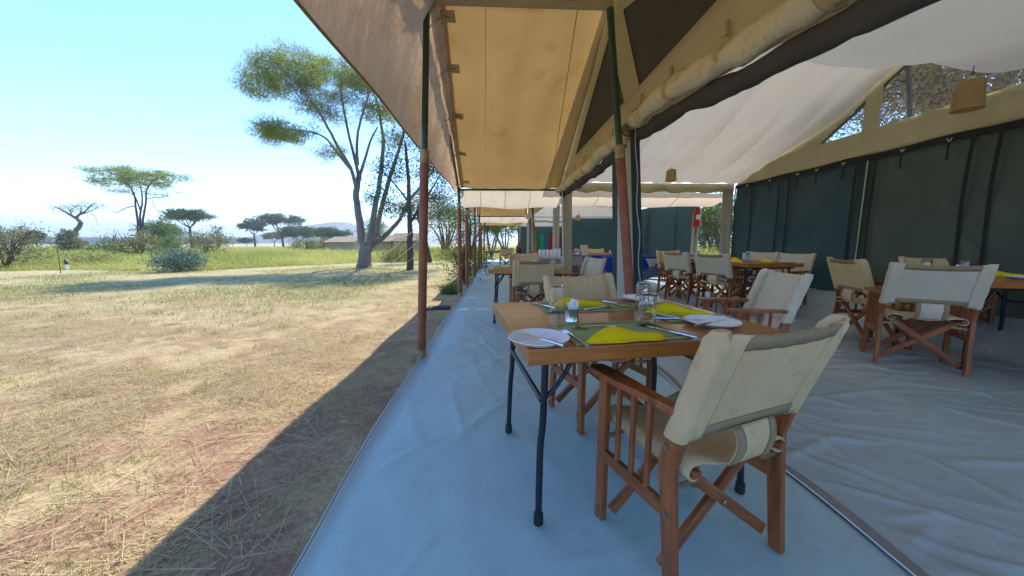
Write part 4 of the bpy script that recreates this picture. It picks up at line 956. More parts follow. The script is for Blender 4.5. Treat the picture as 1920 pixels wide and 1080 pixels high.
for y in (2.6, 3.05, 3.62, 4.05, 4.75, 5.15, 5.48, 6.05, 6.6):
    Mx = Matrix.Translation(L((BX - .06, y, 2.19)))
    if tg is None:
        tg = MB().box((0, 0, -.11), (.008, .016, .20)).build('hanging_tie', 'black_tape', tent); rg = MB().tube([(0, -.02, .02), (0, 0, -.02), (0, .02, .02)], .005, 5).build('toggle', 'white_cord', tent)
        tg.matrix_local = Mx; rg.matrix_local = Mx
    else: sharepart(tg, tent, Mx); sharepart(rg, tent, Mx)
# rolled end wall and door jambs
rl = MB().tube([L((1.40 + 3.46 * k / 40, 7.0, 2.18 + .015 * math.sin(k * .9) - .01 * (k % 5 == 0))) for k in range(41)], [.062 * (.82 if k % 8 == 0 else 1 + .06 * math.sin(k * 1.7)) for k in range(41)], 14).build('rolled_end_wall', 'olive_canvas', tent, 80)
def jamb(y0, y1, x0, x1, z1, mat, name='door_jamb', fold=.02, n=12, lean=.06):
    return MB().grid(lambda u, v: L((x0 + (x1 - x0) * u - lean * v + fold * math.sin(u * 11 + v * 2) * (1 - .3 * v), y0 + (y1 - y0) * u, .01 + (z1 - .01) * v)), n, 24).build(name, mat, tent, 80, solid=.006)
jamb(3.34, 3.72, 1.41, 1.39, 2.15, 'jamb_canvas', lean=.10); jamb(3.72, 3.86, 1.39, 1.38, 2.12, 'mesh', fold=.006, lean=.10); jamb(3.24, 3.33, 1.475, 1.43, 2.15, 'mesh', fold=.006, lean=.16)
MB().tube([L((1.452 - .17 * (k / 20) + .008 * math.sin(k * 1.3), 3.235 + .01 * math.sin(k), 2.12 * k / 20 + .02)) for k in range(21)], .005, 6).build('piping', 'jamb_canvas', tent)
jamb(6.85, 7.05, 1.36, 1.60, 2.12, 'jamb_canvas', fold=.015); jamb(6.70, 6.86, 1.34, 1.36, 2.12, 'mesh', fold=.006); jamb(6.62, 6.70, 1.33, 1.335, 2.1, 'roll_canvas', fold=.004)
jamb(7.02, 6.98, 4.72, 4.92, 2.2, 'jamb_canvas', fold=.012)

# ================================================================== FURTHER TENTS
def far_dining(label, y0, y1, zr, end_x, liner_pts=True):
    o = thing('dining_tent', label, 'tent', (1.38, (y0 + y1) / 2, 0), 0); c = Vector((1.38, (y0 + y1) / 2, 0)); yr = (y0 + y1) / 2
    def l(p): return tuple(Vector(p) - c)
    for a, b in ((yr, y1), (yr, y0)):
        MB().grid(lambda u, v: l((1.15 + 3.85 * u, a + (b - a) * v, (zr + .35) * (1 - v) + 2.25 * v)), 10, 8).build('roof_canvas', 'roof', o, 80)
    MB().grid(lambda u, v: l((1.40 + 3.45 * u, y1 - .12 - (y1 - yr - .2) * v, 2.16 + (zr - 2.1) * v + .03 * math.sin(u * 26 + v * 2) * math.sin(math.pi * v) - .08 * math.sin(math.pi * v))), 70, 14).build('liner', 'liner', o, 85)
    MB().grid(lambda u, v: l((1.40 + 3.45 * u, y1 - .12 + .01 * math.sin(u * 80), 2.17 - .09 * v)), 70, 2).build('liner_hem', 'liner', o, 85)
    MB().prism([l((1.27, y0 + .1, 2.1)), l((1.27, y1 - .1, 2.1)), l((1.1, yr, zr))], (.01, 0, 0)).build('front_gable', 'olive_canvas', o, 0)
    MB().prism([l((1.22, yr + .2, 2.32)), l((1.22, yr + 1.7, 2.32)), l((1.10, yr + .2, zr - .2))], (-.012, 0, 0)).build('mesh_window', 'mesh_grey', o, 0)
    for a, b in ((y0 + .1, yr - .15), (yr + .1, y1 - .1)):
        n = 24; MB().tube([l((1.27, a + (b - a) * k / n, 2.12 + .012 * math.sin(k))) for k in range(n + 1)], [.08 * (.82 if k % 4 == 0 else 1.0) for k in range(n + 1)], 12).build('rolled_flap', 'roll_canvas', o, 80)
    MB().grid(lambda u, v: l((4.93 + .04 * (float(fbm(np.array(u * 4), np.array(v * 3.0), 2)) - .5), y0 + (y1 - y0) * u, .3 + 1.92 * v)), 30, 16).build('mesh_wall', 'mesh', o, 85)
    MB().grid(lambda u, v: l((end_x + (4.92 - end_x) * u, y1 + .04 * (float(fbm(np.array(u * 5), np.array(v * 3.0), 2)) - .5), .02 + 2.1 * v)), 30, 16).build('end_wall', 'mesh', o, 85)
    for y in (y0 + .9, y0 + 2.6, y0 + 2.8, y0 + 4.2): MB().grid(lambda u, v: l((4.88, y + .04 * u, .3 + 1.85 * v)), 1, 8).build('seam_tape', 'black_tape', o)
    for xx, yy in ((1.38, y0 + .05), (1.36, y1 - .1), (4.84, y0 + .03), (4.86, y1 - .1)):
        MB().grid(lambda u, v: l((xx + .16 * u, yy + .02 * math.sin(u * 9 + v * 3), .01 + 2.1 * v)), 8, 10).build('corner_jamb', 'jamb_canvas', o, 80, solid=.006)
    MB().grid(lambda u, v: l((1.34 + .02 * math.sin(u * 9), y1 - .9 + .75 * u, .01 + 2.08 * v)), 10, 10).build('mesh_door', 'mesh', o, 80)
    m = MB().tube([l((1.42 + 3.42 * k / 30, y0 + .03, 2.10 + .015 * math.sin(k * 1.1) + .05 * max(0, k - 22) / 8 - .09 * math.sin(math.pi * k / 30))) for k in range(31)], [.055 * (.8 if k % 7 == 0 else 1) for k in range(31)], 10); m.build('rolled_end_wall', 'olive_canvas', o, 80)
    return o
far_dining('second canvas dining tent behind the blue buffet with dark mesh walls', 8.3, 14.1, 2.98, 2.95)
far_dining('third canvas tent at the far end of the veranda with dim interior', 15.4, 21.4, 2.98, 1.5)
o = thing('souvenir_rack', 'rack of green, purple and red cloths hanging in the third tent', 'rack', (2.0, 16.6, 0))
MB().tube([(-.55, 0, 0), (-.55, 0, 1.55), (1.3, 0, 1.55), (1.3, 0, 0)], .02, 8).build('frame', 'black_steel', o)
for k, cc in enumerate([(.05, .10, .06), (.10, .02, .09), (.02, .16, .05), (.03, .22, .16), (.03, .12, .16), (.28, .02, .02), (.22, .015, .02), (.12, .03, .03)]):
    MAT['cloth%d' % k] = M_fabric('hung_cloth', cc, tuple(min(1, q * 1.6) for q in cc), .1, None, big=9, wr=.4)
    MB().grid(lambda u, v: (-.5 + .21 * k + .19 * u, .02 * math.sin(u * 12), 1.53 - (1.0 + .25 * (k % 3) / 2) * v), 8, 6).build('hanging_cloth', 'cloth%d' % k, o, 80, solid=.006)

# ================================================================== CHAIRS
def make_chair(canvas='chair_canvas', bolts=True):
    o = thing('director_chair', '', 'chair', (0, 0, 0), 0, 'canvas director chairs around the dining tables')
    X = .262
    def legs(s):
        x = s * X - .014
        MB().prism([(x, .150, 0), (x, .195, 0), (x, .195, .605), (x, .150, .605)], (.028, 0, 0)).build('front_leg', 'chair_wood', o, 0, .003)
        MB().prism([(x, -.215, 0), (x, -.170, 0), (x, -.138, .30), (x, -.118, .44), (x, -.170, .62), (x, -.262, .87), (x, -.298, .86), (x, -.225, .62), (x, -.178, .44), (x, -.188, .30)], (.028, 0, 0)).build('rear_leg', 'chair_wood', o, 0, .003)
        # arm: shaped plank
        a = []
        for y, w0, w1 in [(.235, .018, .030), (.225, .030, .042), (.19, .034, .044), (.06, .034, .040), (-.02, .030, .028), (-.10, .026, .020), (-.175, .020, .018)]:
            a.append((y, w0, w1))
        poly = [(s * X + s * w1, y, .605) for y, w0, w1 in a] + [(s * X - s * w0, y, .605) for y, w0, w1 in reversed(a)]
        MB().prism(poly, (0, 0, .024)).build('arm', 'chair_wood', o, 0, .004)
        MB().bar((s * X, .150, .285), (s * X, -.165, .285), .024, .045, (1, 0, 0)).build('side_rail', 'chair_wood', o, 0, .003)
        return x
    for s in (-1, 1): legs(s)
    sp = None
    for s in (-1, 1):
        for y in (.085, .01, -.065):
            Mx = Matrix.Translation((s * X, y, .305))
            if sp is None: sp = MB().tube([(0, 0, 0), (0, 0, .302)], .011, 10).build('spindle', 'chair_wood', o); sp.matrix_local = Mx
            else: sharepart(sp, o, Mx)
    for y, s in ((.130, 1), (.106, -1), (-.122, 1), (-.146, -1)):
        MB().bar((s * -.242, y, .055), (s * .222, y, .425), .022, .040, (0, 1, 0)).build('cross_brace', 'chair_wood', o, 0, .003)
    for s in (-1, 1):
        MB().bar((s * .205, .20, .425), (s * .205, -.21, .425), .03, .022, (1, 0, 0)).build('seat_rail', 'chair_wood', o, 0, .003)
        for y in (.150, -.165): MB().bar((s * .255, y, .365), (s * .150, y - .005, .375), .004, .018, (0, 1, 0)).build('hinge_plate', 'brass' if bolts else 'black_steel', o)
    # seat sling with rolled hems
    m = MB(); N = 16; rows = []
    prof = []
    for k in range(9):
        a = math.pi * (1.75 - 1.55 * k / 8); prof.append((-.205 - .030 * math.cos(a) * -1 * 1.0, .425 + .026 * math.sin(a)))
    prof = [(-.205 + .025 * math.cos(rad(q)), .425 + .025 * math.sin(rad(q))) for q in (330, 300, 270, 235, 200, 165, 130, 100, 85)]
    mid = [(-.17 + .34 * k / 12, .449 - .030 * math.sin(math.pi * k / 12)) for k in range(13)]
    full = prof + mid + [(-x, z) for x, z in reversed(prof)]
    nf = len(full) - 1
    m.grid(lambda u, v: (full[round(u * nf)][0], -.198 + .41 * v, full[round(u * nf)][1] - .006 * math.sin(math.pi * v)), nf, 8).build('seat_canvas', canvas, o, 80, solid=.005)
    # back canvas: one sheet with sleeves round the posts
    def post_y(z): return -.197 - .245 * (z - .62) / .25 * .36 - (z - .62) * .02
    def py(z): return -.1975 + (z - .62) * (-.0825 / .25)
    BT, BB = .885, .545
    def back(u, v):
        z = BB + (BT - BB) * v; y = py(z); q = 2 * u - 1
        x = q * .262; zz_ = z - .014 * (1 - q * q) * (v ** 2) - .010 * (1 - q * q) * (1 - v) ** 2 * -1
        return (x, y - .026 - .010 * (1 - abs(q) ** 3) + .006 * math.sin(u * 40) * (v ** 8), zz_)
    MB().grid(back, 30, 14).build('back_canvas', canvas, o, 85, solid=.005)
    for s in (-1, 1):
        n = 16; m = MB(); vs = []
        for j in range(13):
            z = BB - .01 + (BT - BB + .016) * j / 12; y = py(z); pinch = 1 - .55 * max(0, (j - 11))
            for k in range(n):
                a = 6.283 * k / n; ex = .024 * math.copysign(abs(math.cos(a)) ** .75, math.cos(a)); ey = .037 * math.copysign(abs(math.sin(a)) ** .75, math.sin(a)) * (pinch if j > 11 else 1)
                vs.append((s * X + ex + s * .002 * math.sin(j * 1.7), y + ey, z))
        m.add(vs, [(j * n + k, j * n + (k + 1) % n, (j + 1) * n + (k + 1) % n, (j + 1) * n + k) for j in range(12) for k in range(n)] + [tuple(12 * n + k for k in range(n))])
        m.build('sleeve', canvas, o, 70)
        def flap(u, v):
            u_ = .0 + .125 * u; p = back(u_ if s < 0 else 1 - u_, -.02 + 1.03 * v); return (p[0], p[1] - .007 + .004 * u, p[2])
        MB().grid(flap, 6, 14).build('sleeve_flap', canvas, o, 85, solid=.004)
    def strip(v0, v1, nm):
        def fn(u, v):
            p = back(.11 + .78 * u, v0 + (v1 - v0) * v); return (p[0], p[1] - .0048, p[2])
        MB().grid(fn, 24, 2).build(nm, 'webbing', o, 85, solid=.003)
    strip(.87, 1.0, 'webbing_band'); strip(0.0, .12, 'webbing_band')
    # lumbar tail
    def tail(u, v):
        x = -.085 + .19 * u; z = .56 * (1 - v) + .432 * v; y0_ = py(.56) - .042
        y = y0_ * (1 - v) + (-.215) * v - .034 * math.sin(math.pi * v ** .8) * (.6 + .2 * math.sin(u * 5)); return (x, y, z)
    MB().grid(tail, 14, 14).build('lumbar_panel', canvas, o, 85, solid=.005)
    for u0 in (.0, .84):
        MB().grid(lambda u, v: (tail(u0 + .16 * u, v)[0], tail(u0 + .16 * u, v)[1] - .005, tail(u0 + .16 * u, v)[2]), 3, 14).build('webbing_edge', 'webbing', o, 85, solid=.003)
    if bolts:
        bl = None
        for x, y, z in [(s * (X + .016), yy, zz_) for s in (-1, 1) for yy, zz_ in ((.172, .05), (.172, .285), (-.165, .285), (-.19, .05), (-.15, .50))] + [(0, y, .24) for y in (.145, -.160)]:
            R_ = Matrix.Rotation(rad(90), 4, 'Y') if abs(x) > .1 else Matrix.Rotation(rad(90), 4, 'X')
            Mx = Matrix.Translation((x, y, z)) @ R_
            if bl is None: bl = MB().lathe([(.009, -.003), (.009, .002), (.006, .005), (0, .006)], 10).build('bolt', 'bolt', o); bl.matrix_local = Mx
            else: sharepart(bl, o, Mx)
    return o
CH = make_chair('chair_canvas'); CP = make_chair('chair_canvas_pale')
CH.scale = CP.scale = (.95, .97, .98)
used = set()
def chair(x, y, deg, label, pale=False):
    src = CP if pale else CH; z = floor_z(x, y) + .012
    if src.name in used: return copy_tree(src, None, (x, y, z), rad(deg), label)
    used.add(src.name); src.location = (x, y, z); src.rotation_euler = (0, 0, rad(deg)); src['label'] = label; return src
chair(.70, 1.14, 19, 'canvas director chair with its strapped back turned, drawn up to the front table')
chair(.66, 2.06, 199, 'director chair facing the front table from its far side, legs under the tabletop')
chair(1.93, 2.55, 80, 'pale canvas chair pulled back from the right side of the front table', True)
chair(.47, 4.60, 3, 'chair with its back turned at the second veranda table')
chair(.50, 5.72, 183, 'chair facing from the far side of the second veranda table')
chair(1.22, 5.0, 105, 'pale chair at the right side of the second veranda table', True)
chair(3.34, 5.86, -72, 'chair beside the long inner table, closer to the blue buffet', True)
chair(3.40, 4.98, -68, 'chair beside the long inner table, closer to the near table corner', True)
chair(3.62, 6.72, 190, 'chair at the head of the long inner table by the tent opening')
chair(4.42, 5.75, 108, 'chair against the mesh wall at the far half of the long inner table', True)
chair(4.38, 5.02, 110, 'chair against the mesh wall at the near half of the long inner table', True)
chair(3.56, 2.68, -36, 'honey coloured director chair with its back turned at the right-hand table', True)
chair(3.86, 3.28, -108, 'dark wood chair between the mesh wall and the right-hand table')
chair(4.66, 3.3, 150, 'chair facing from the far side of the right-hand table')
chair(4.25, 2.02, 24, 'chair with dark legs on the near side of the right-hand table')
chair(.42, 14.3, 6, 'small distant chair with its back turned at the far veranda table')
chair(.62, 7.0, 184, 'chair in front of the drinks counter on the veranda')
chair(2.75, 10.9, -60, 'chair turned sideways at the table inside the second tent', True)
chair(3.15, 12.3, 175, 'chair on the far side of the table inside the second tent')
chair(3.72, 12.2, 185, 'second chair on the far side of the table inside the second tent')
chair(4.1, 11.0, 10, 'chair with back turned inside the second tent beyond the blue cloth')
chair(4.4, 12.0, 120, 'chair near the mesh wall of the second tent')

# ================================================================== TABLES
def make_table(w_, d_, label, loc, deg):
    o = thing('folding_table', label, 'table', loc, rad(deg), 'wooden folding dining tables'); H = .742; th = .056
    m = MB(); off = random.random() * 30
    vs = [(sx * w_ / 2, sy * d_ / 2, H - th * k) for k in (1, 0) for sx, sy in ((-1, -1), (1, -1), (1, 1), (-1, 1))]
    m.add(vs, [(3, 2, 1, 0), (4, 5, 6, 7), (0, 1, 5, 4), (1, 2, 6, 5), (2, 3, 7, 6), (3, 0, 4, 7)], [(x + off, y * .6 + off, z) for x, y, z in vs]); m.build('tabletop', 'table_wood', o, 0, .004)
    MB().box((0, 0, H - th - .012), (w_ - .16, d_ - .14, .024)).build('under_frame', 'black_steel', o)
    for sx in (-1, 1):
        x = sx * (w_ / 2 - .085)
        for sy in (-1, 1):
            y = sy * (d_ / 2 - .13)
            lg = MB().tube(smooth_pts([(x - sx * .012, y, H - th - .02), (x - sx * .006, y, .42), (x + sx * .004, y, .30), (x + sx * .012, y + sy * .015, .03)], [.0135] * 4, 4)[0], .0135, 12).build('leg', 'black_steel', o)
            MB().lathe([(.014, .05), (.019, .045), (.020, .004), (.016, 0)], 12, (x + sx * .012, y + sy * .015, 0)).build('rubber_foot', 'rubber', lg)
            MB().tube(smooth_pts([(x, y, .50), (x - sx * .05, y, .545), (x - sx * .10, y, .62), (x - sx * .125, y, H - th - .02)], [.009] * 4, 4)[0], .009, 8).build('curved_brace', 'black_steel', o)
        MB().tube([(x, -(d_ / 2 - .13), .50), (x, d_ / 2 - .13, .50)], .011, 10).build('cross_bar', 'black_steel', o)
        MB().tube([(x, -(d_ / 2 - .13), .66), (x - sx * .02, 0, .66), (x, d_ / 2 - .13, .66)], .010, 8).build('cross_bar', 'black_steel', o)
    return o
TT = .742
make_table(1.06, .89, 'polished wooden folding table laid with plates and yellow napkins beside the veranda edge', (.565, 1.585, .012), 8)
make_table(1.05, .90, 'second wooden table on the veranda, behind the front table', (.44, 4.86, .012), -3)
make_table(.86, 1.85, 'long wooden table inside the tent beside the mesh wall', (3.86, 5.52, .07), 3)
make_table(.95, .86, 'wooden table at the right laid with yellow napkins beside the mesh wall', (4.28, 2.72, .07), -14)
make_table(1.0, .85, 'far veranda table with black folding legs beside the yellow grass', (-.02, 15.2, .012), 0)
make_table(1.3, .85, 'table inside the second tent seen above the blue cloth', (3.45, 11.6, .012), 0)

# ================================================================== TABLEWARE
prof_plate = [(0, .006), (.068, .006), (.078, .010), (.104, .019), (.1075, .0215), (.108, .0195), (.080, .004), (.072, 0), (0, 0)]
plate0 = MB().lathe(prof_plate, 40).mesh('plate', 50); plate0.materials.append(MAT['china'])
gp = [(0, .138), (.029, .138), (.0325, .134), (.0340, .120), (.0360, 0), (.0340, 0), (.0322, .116), (.0300, .127), (0, .128)]
glass0 = MB().lathe(gp, 28).mesh('drinking_glass', 50); glass0.materials.append(MAT['glass'])
def knife_mb():
    m = MB(); m.tube([(0, -.105, .005), (0, -.06, .006), (0, 0, .005)], [.0058, .0068, .004], 8)
    m.prism([(-.004, 0, .004), (.007, .004, .004), (.009, .09, .004), (.002, .112, .004), (-.004, .10, .004)], (0, 0, .0015)); return m
knife0 = knife_mb().mesh('knife', 40); knife0.materials.append(MAT['steel'])
def fork_mb():
    m = MB(); m.tube([(0, -.095, .003), (0, -.05, .006), (0, 0, .010), (0, .03, .012)], [.0065, .004, .0032, .0042], 8)
    m.prism([(-.004, .028, .011), (.004, .028, .011), (.011, .045, .010), (.011, .056, .009), (-.011, .056, .009), (-.011, .045, .010)], (0, 0, .0018))
    for x in (-.0092, -.003, .003, .0092): m.tube([(x, .054, .0098), (x, .075, .008), (x, .096, .011)], [.0017, .0017, .0009], 5)
    return m
fork0 = fork_mb().mesh('fork', 40); fork0.materials.append(MAT['steel'])
def spoon_mb():
    m = MB(); m.tube([(0, -.095, .003), (0, -.05, .006), (0, 0, .010), (0, .03, .009)], [.0065, .004, .0032, .0042], 8)
    m.grid(lambda u, v: (.020 * v * math.cos(6.2832 * u), .058 + .034 * v * math.sin(6.2832 * u), .004 + .007 * v * v), 20, 4); return m
spoon0 = spoon_mb().mesh('spoon', 60); spoon0.materials.append(MAT['steel'])
def napkin_mesh(seed):
    r_ = random.Random(seed); pk = .28 + .08 * r_.random(); m = MB()
    def fn(u, v, lift=0.0, sh=1.0):
        x = -.155 + .31 * u; wid = .032 + .088 * (1 - abs(u - pk) / (pk if u < pk else 1 - pk)) ** 1.1 * (u > .0)
        edge = math.sin(math.pi * v) ** .5; h = .014 + .020 * math.sin(math.pi * u) ** .6 + .022 * math.exp(-((u - pk) / .16) ** 2)
        y = -.035 + (wid) * v * sh + .004 * math.sin(u * 13)
        taper = min(1, (u + .02) * 9, (1.02 - u) * 9)
        return (x, y * (.35 + .65 * taper), lift + h * edge * taper * (1 - .45 * v) + .0035 * math.sin(u * 11 + v * 7) * edge * taper)
    m.grid(lambda u, v: fn(u, v), 30, 12); m.grid(lambda u, v: (fn(u, v)[0], fn(u, v)[1], .0008), 30, 12)
    m.grid(lambda u, v: (-.15 + .30 * u, -.041 + .010 * v + .003 * math.sin(u * 9), .004 + .008 * math.sin(math.pi * u) * (1 - .5 * v)), 24, 3)
    me = m.mesh('napkin', 75); me.materials.append(MAT['napkin']); return me
nap = [napkin_mesh(k) for k in range(3)]
mat0 = MB().box((0, 0, .002), (.45, .29, .004)).mesh('placemat', 0); mat0.materials.append(MAT['placemat'])
border0 = MB()
for p0, p1 in [((-.20, -.118), (.20, -.118)), ((-.20, .118), (.20, .118)), ((-.20, -.115), (-.20, .115)), ((.20, -.115), (.20, .115))]: border0.bar((*p0, .0045), (*p1, .0045), .004, .0012, (p0[1] - p1[1], p1[0] - p0[0], 0))
border0 = border0.mesh('border_line', 0); border0.materials.append(MAT['placemat_line'])
def put(me, name, p, deg, label, cat, group, tilt=None):
    o = bpy.data.objects.new(name, me); COL.objects.link(o); o.location = p; o.rotation_euler = (tilt[0] if tilt else 0, tilt[1] if tilt else 0, rad(deg)); return tag(o, label, cat, group)
Z1 = .012 + TT
def P1(px, py, dz=0.001): return onz(px, py, Z1 + dz)
def mat(p, deg, label):
    o = put(mat0, 'placemat', p, deg, label, 'placemat', 'green woven placemats'); b = bpy.data.objects.new('border_line', border0); COL.objects.link(b); b.parent = o; return o
MZ = .0055
mat((.468, 1.285, Z1 + .001), 9, 'green placemat along the near edge of the front table under the large napkin')
mat((.455, 1.815, Z1 + .001), 8, 'green placemat along the far edge of the front table by the sachet holder')
mat((.875, 1.655, Z1 + .0022), 97, 'green placemat at the right side of the front table partly below the others')
put(plate0, 'plate', P1(1010, 641), 0, 'white side plate overhanging the near left corner of the front table', 'plate', 'white side plates')
put(plate0, 'plate', P1(1334, 609), 0, 'white side plate at the right edge of the front table', 'plate', 'white side plates')
put(plate0, 'plate', P1(1201, 563), 0, 'white side plate at the far right corner of the front table', 'plate', 'white side plates')
put(knife0, 'knife', P1(1013, 638, .020), 38, 'butter knife lying across the plate at the near left table corner', 'knife', 'steel knives', (0, 0))
put(knife0, 'knife', P1(1332, 607, .020), -62, 'butter knife lying across the plate at the right table edge', 'knife', 'steel knives')
put(knife0, 'knife', P1(1257, 624, MZ), 30, 'table knife at the right end of the near placemat', 'knife', 'steel knives')
put(knife0, 'knife', P1(1019, 574, MZ), 28, 'table knife at the left end of the far placemat', 'knife', 'steel knives')
put(knife0, 'knife', P1(1272, 600, MZ), -100, 'table knife along the near end of the right placemat', 'knife', 'steel knives')
put(fork0, 'fork', P1(1077, 636, MZ), 13, 'fork at the left end of the near placemat', 'fork', 'steel forks')
put(fork0, 'fork', P1(1150, 571, MZ), 196, 'fork at the right end of the far placemat', 'fork', 'steel forks')
put(spoon0, 'spoon', P1(1113, 615, MZ), 102, 'spoon above the large napkin on the near placemat', 'spoon', 'steel spoons')
put(spoon0, 'spoon', P1(1122, 579, MZ), -70, 'spoon beside the sachet holder on the far placemat', 'spoon', 'steel spoons')
put(spoon0, 'spoon', P1(1236, 592, MZ), 40, 'spoon on the right placemat below the yellow napkin', 'spoon', 'steel spoons')
put(nap[0], 'napkin', P1(1172, 636, MZ), 9, 'large folded yellow napkin on the near placemat of the front table', 'napkin', 'folded yellow napkins')
put(nap[1], 'napkin', P1(1082, 572, MZ), 6, 'folded yellow napkin behind the upturned glass on the far placemat', 'napkin', 'folded yellow napkins')
put(nap[2], 'napkin', P1(1268, 587, MZ), -24, 'peaked yellow napkin on the right placemat of the front table', 'napkin', 'folded yellow napkins')
put(glass0, 'drinking_glass', P1(1044, 586, MZ), 0, 'upturned glass standing by the sachet holder on the front table', 'glass', 'upturned drinking glasses')
put(glass0, 'drinking_glass', P1(1212, 610, MZ), 0, 'upturned glass on the near placemat at the centre of the front table', 'glass', 'upturned drinking glasses')
put(glass0, 'drinking_glass', P1(1204, 578, MZ), 0, 'upturned glass in front of the far right plate of the front table', 'glass', 'upturned drinking glasses')
def sachets(p, label, s=1.0):
    o = thing('sachet_holder', label, 'sachet holder', p, 0, 'steel sachet holders')
    MB().lathe([(.030, 0), (.031, .004), (.030, .006), (.030, .058), (.031, .060), (.0285, .060), (.0285, .008), (0, .008)], 24).build('cup', 'steel', o, 50); rr = random.Random(4)
    for k in range(7):
        a = rr.uniform(0, 6.28); q = .014 * rr.random(); tx_, ty_ = rr.uniform(-.022, .022), rr.uniform(-.02, .02)
        MB().bar((q * math.cos(a), q * math.sin(a), .012), (q * math.cos(a) + tx_, q * math.sin(a) + ty_, .088 + .012 * rr.random()), .014, .002, (math.cos(a), math.sin(a), 0)).build('sachet', 'paper', o, 0)
    return o
sachets(P1(1072, 603), 'steel holder of white paper sachets on the front table')
# other tables: only what the photograph shows on them
def lay(cx, cy, z, items, where):
    for kind, dx, dy, deg, txt in items:
        p = (cx + dx, cy + dy, z + .001)
        if kind == 'napkin': put(nap[int(abs(dx * 10)) % 3], 'napkin', (p[0], p[1], p[2] + .005), deg, 'yellow napkin ' + txt + where, 'napkin', 'folded yellow napkins')
        elif kind == 'glass': put(glass0, 'drinking_glass', (p[0], p[1], p[2]), 0, 'upturned glass ' + txt + where, 'glass', 'upturned drinking glasses')
        elif kind == 'plate': put(plate0, 'plate', p, 0, 'white side plate ' + txt + where, 'plate', 'white side plates')
        elif kind == 'mat': mat(p, deg, 'green placemat ' + txt + where)
        elif kind == 'sachet': sachets(p, 'steel sachet holder ' + txt + where)
lay(3.86, 5.52, .07 + TT, [('mat', -.25, -.50, 93, 'at the near left corner of'), ('napkin', -.25, -.52, 80, 'at the near left corner of'), ('mat', .22, -.55, 93, 'at the near right corner of'), ('napkin', .20, -.55, 75, 'at the near right corner of'),
                           ('glass', -.02, -.42, 0, 'in the middle of the near half of'), ('glass', .06, -.30, 0, 'beside the near napkins of'), ('plate', .30, -.80, 0, 'on the near right edge of'), ('plate', -.28, -.12, 0, 'by the left chairs at'),
                           ('mat', -.22, .35, 93, 'by the buffet side of'), ('napkin', .15, .10, 85, 'across the middle of'), ('mat', .22, .30, 90, 'against the mesh wall side of'), ('glass', -.10, .05, 0, 'half way along'), ('sachet', -.04, .12, 0, 'half way along'), ('glass', -.2, .55, 0, 'near the buffet end of'), ('plate', -.25, .62, 0, 'at the buffet end of')], ' the long inner table')
lay(4.28, 2.72, .07 + TT, [('mat', -.20, .12, -14, 'at the left of'), ('napkin', -.12, .22, -10, 'behind the glass on'), ('napkin', .02, -.02, -10, 'above the plate on'), ('plate', -.08, -.22, 0, 'on the near edge of'), ('glass', -.38, .20, 0, 'nearest the dark wood chair on'), ('glass', -.22, .05, 0, 'between the napkins on'), ('sachet', -.30, .03, 0, 'at the left end of'), ('mat', .1, -.15, -14, 'on the near side of')], ' the right-hand table')
lay(.44, 4.86, .012 + TT, [('mat', -.25, -.18, -3, 'at the left of'), ('mat', .32, -.10, 87, 'at the right side of'), ('sachet', .12, .22, 0, 'at the middle of')], ' the second veranda table')
lay(-.02, 15.2, .012 + TT, [('plate', -.2, -.1, 0, 'on'), ('plate', .2, .05, 0, 'at the middle of')], ' the far veranda table')
lay(3.45, 11.6, .012 + TT, [('sachet', .45, 0, 0, 'on')], ' the table inside the second tent')

# ================================================================== BUFFET AND DRINKS COUNTER
def M_print(name, base, motif, scale, kind='dots', base2=None):
    t = NT(name); v = t.coords('Object', (1, 1, 1))
    if kind == 'dots':
        vo = t.new('TexVoronoi'); vo.inputs['Scale'].default_value = scale; vo.inputs['Randomness'].default_value = .35; t.link(v, vo.inputs['Vector'])
        f = t.ramp(vo.outputs['Distance'], [(.22, (1, 1, 1)), (.30, (0, 0, 0))])
    else:
        ck = t.new('TexChecker'); ck.inputs['Scale'].default_value = scale; t.link(t.coords('Object'), ck.inputs['Vector']); f = ck.outputs['Fac']
    n = t.noise(v, 14, 3); b = t.ramp(n, [(.3, base), (.7, base2 or base)]); t.col(t.mix(f, b, motif)); t.set(.85, spec=.15); t.bump(n, .2, .01); return t.m
MAT['cloth_blue'] = M_fabric('cloth_blue', (.012, .045, .30), (.02, .065, .38), .05, None, big=4, wr=.35, wrs=7)
MAT['print_blue'] = M_print('print_blue', (.05, .10, .30), (.42, .32, .20), 16, base2=(.09, .15, .36))
MAT['print_brown'] = M_print('print_brown', (.14, .075, .06), (.55, .50, .48), 22)
MAT['print_grey'] = M_print('print_grey', (.20, .20, .24), (.42, .40, .42), 26)
MAT['print_check'] = M_print('print_check', (.13, .05, .045), (.55, .52, .52), 30, 'check')
MAT['cloth_white'] = M_fabric('cloth_white', (.62, .64, .70), (.70, .71, .76), .1, None, big=4, wr=.3)
MAT['red'] = M_plain('red', (.55, .012, .010), .35); MAT['dark'] = M_plain('dark', (.02, .022, .03), .4); MAT['orange'] = M_plain('orange', (.55, .14, .04), .5)
MAT['purple'] = M_plain('purple', (.06, .05, .40), .5); MAT['jar_wood'] = M_plain('jar_wood', (.36, .18, .06), .4); MAT['pink'] = M_plain('pink', (.6, .05, .12), .5); MAT['white_label'] = M_plain('white_label', (.75, .75, .72), .5)
b0_ = Vector((3.1, 7.75, 0)); buf = thing('buffet_table', 'long buffet table between the tents under blue and patterned cloths', 'table', b0_)
MB().box((0, 0, .79), (3.0, .66, .035)).build('tabletop', 'table_wood', buf)
for x in (-1.35, 0, 1.35):
    for y in (-.25, .25): MB().tube([(x, y, .77), (x, y, .01)], .016, 8).build('leg', 'black_steel', buf)
MB().tube([(-1.35, -.27, .28), (1.35, -.27, .28)], .012, 8).build('cross_bar', 'black_steel', buf)
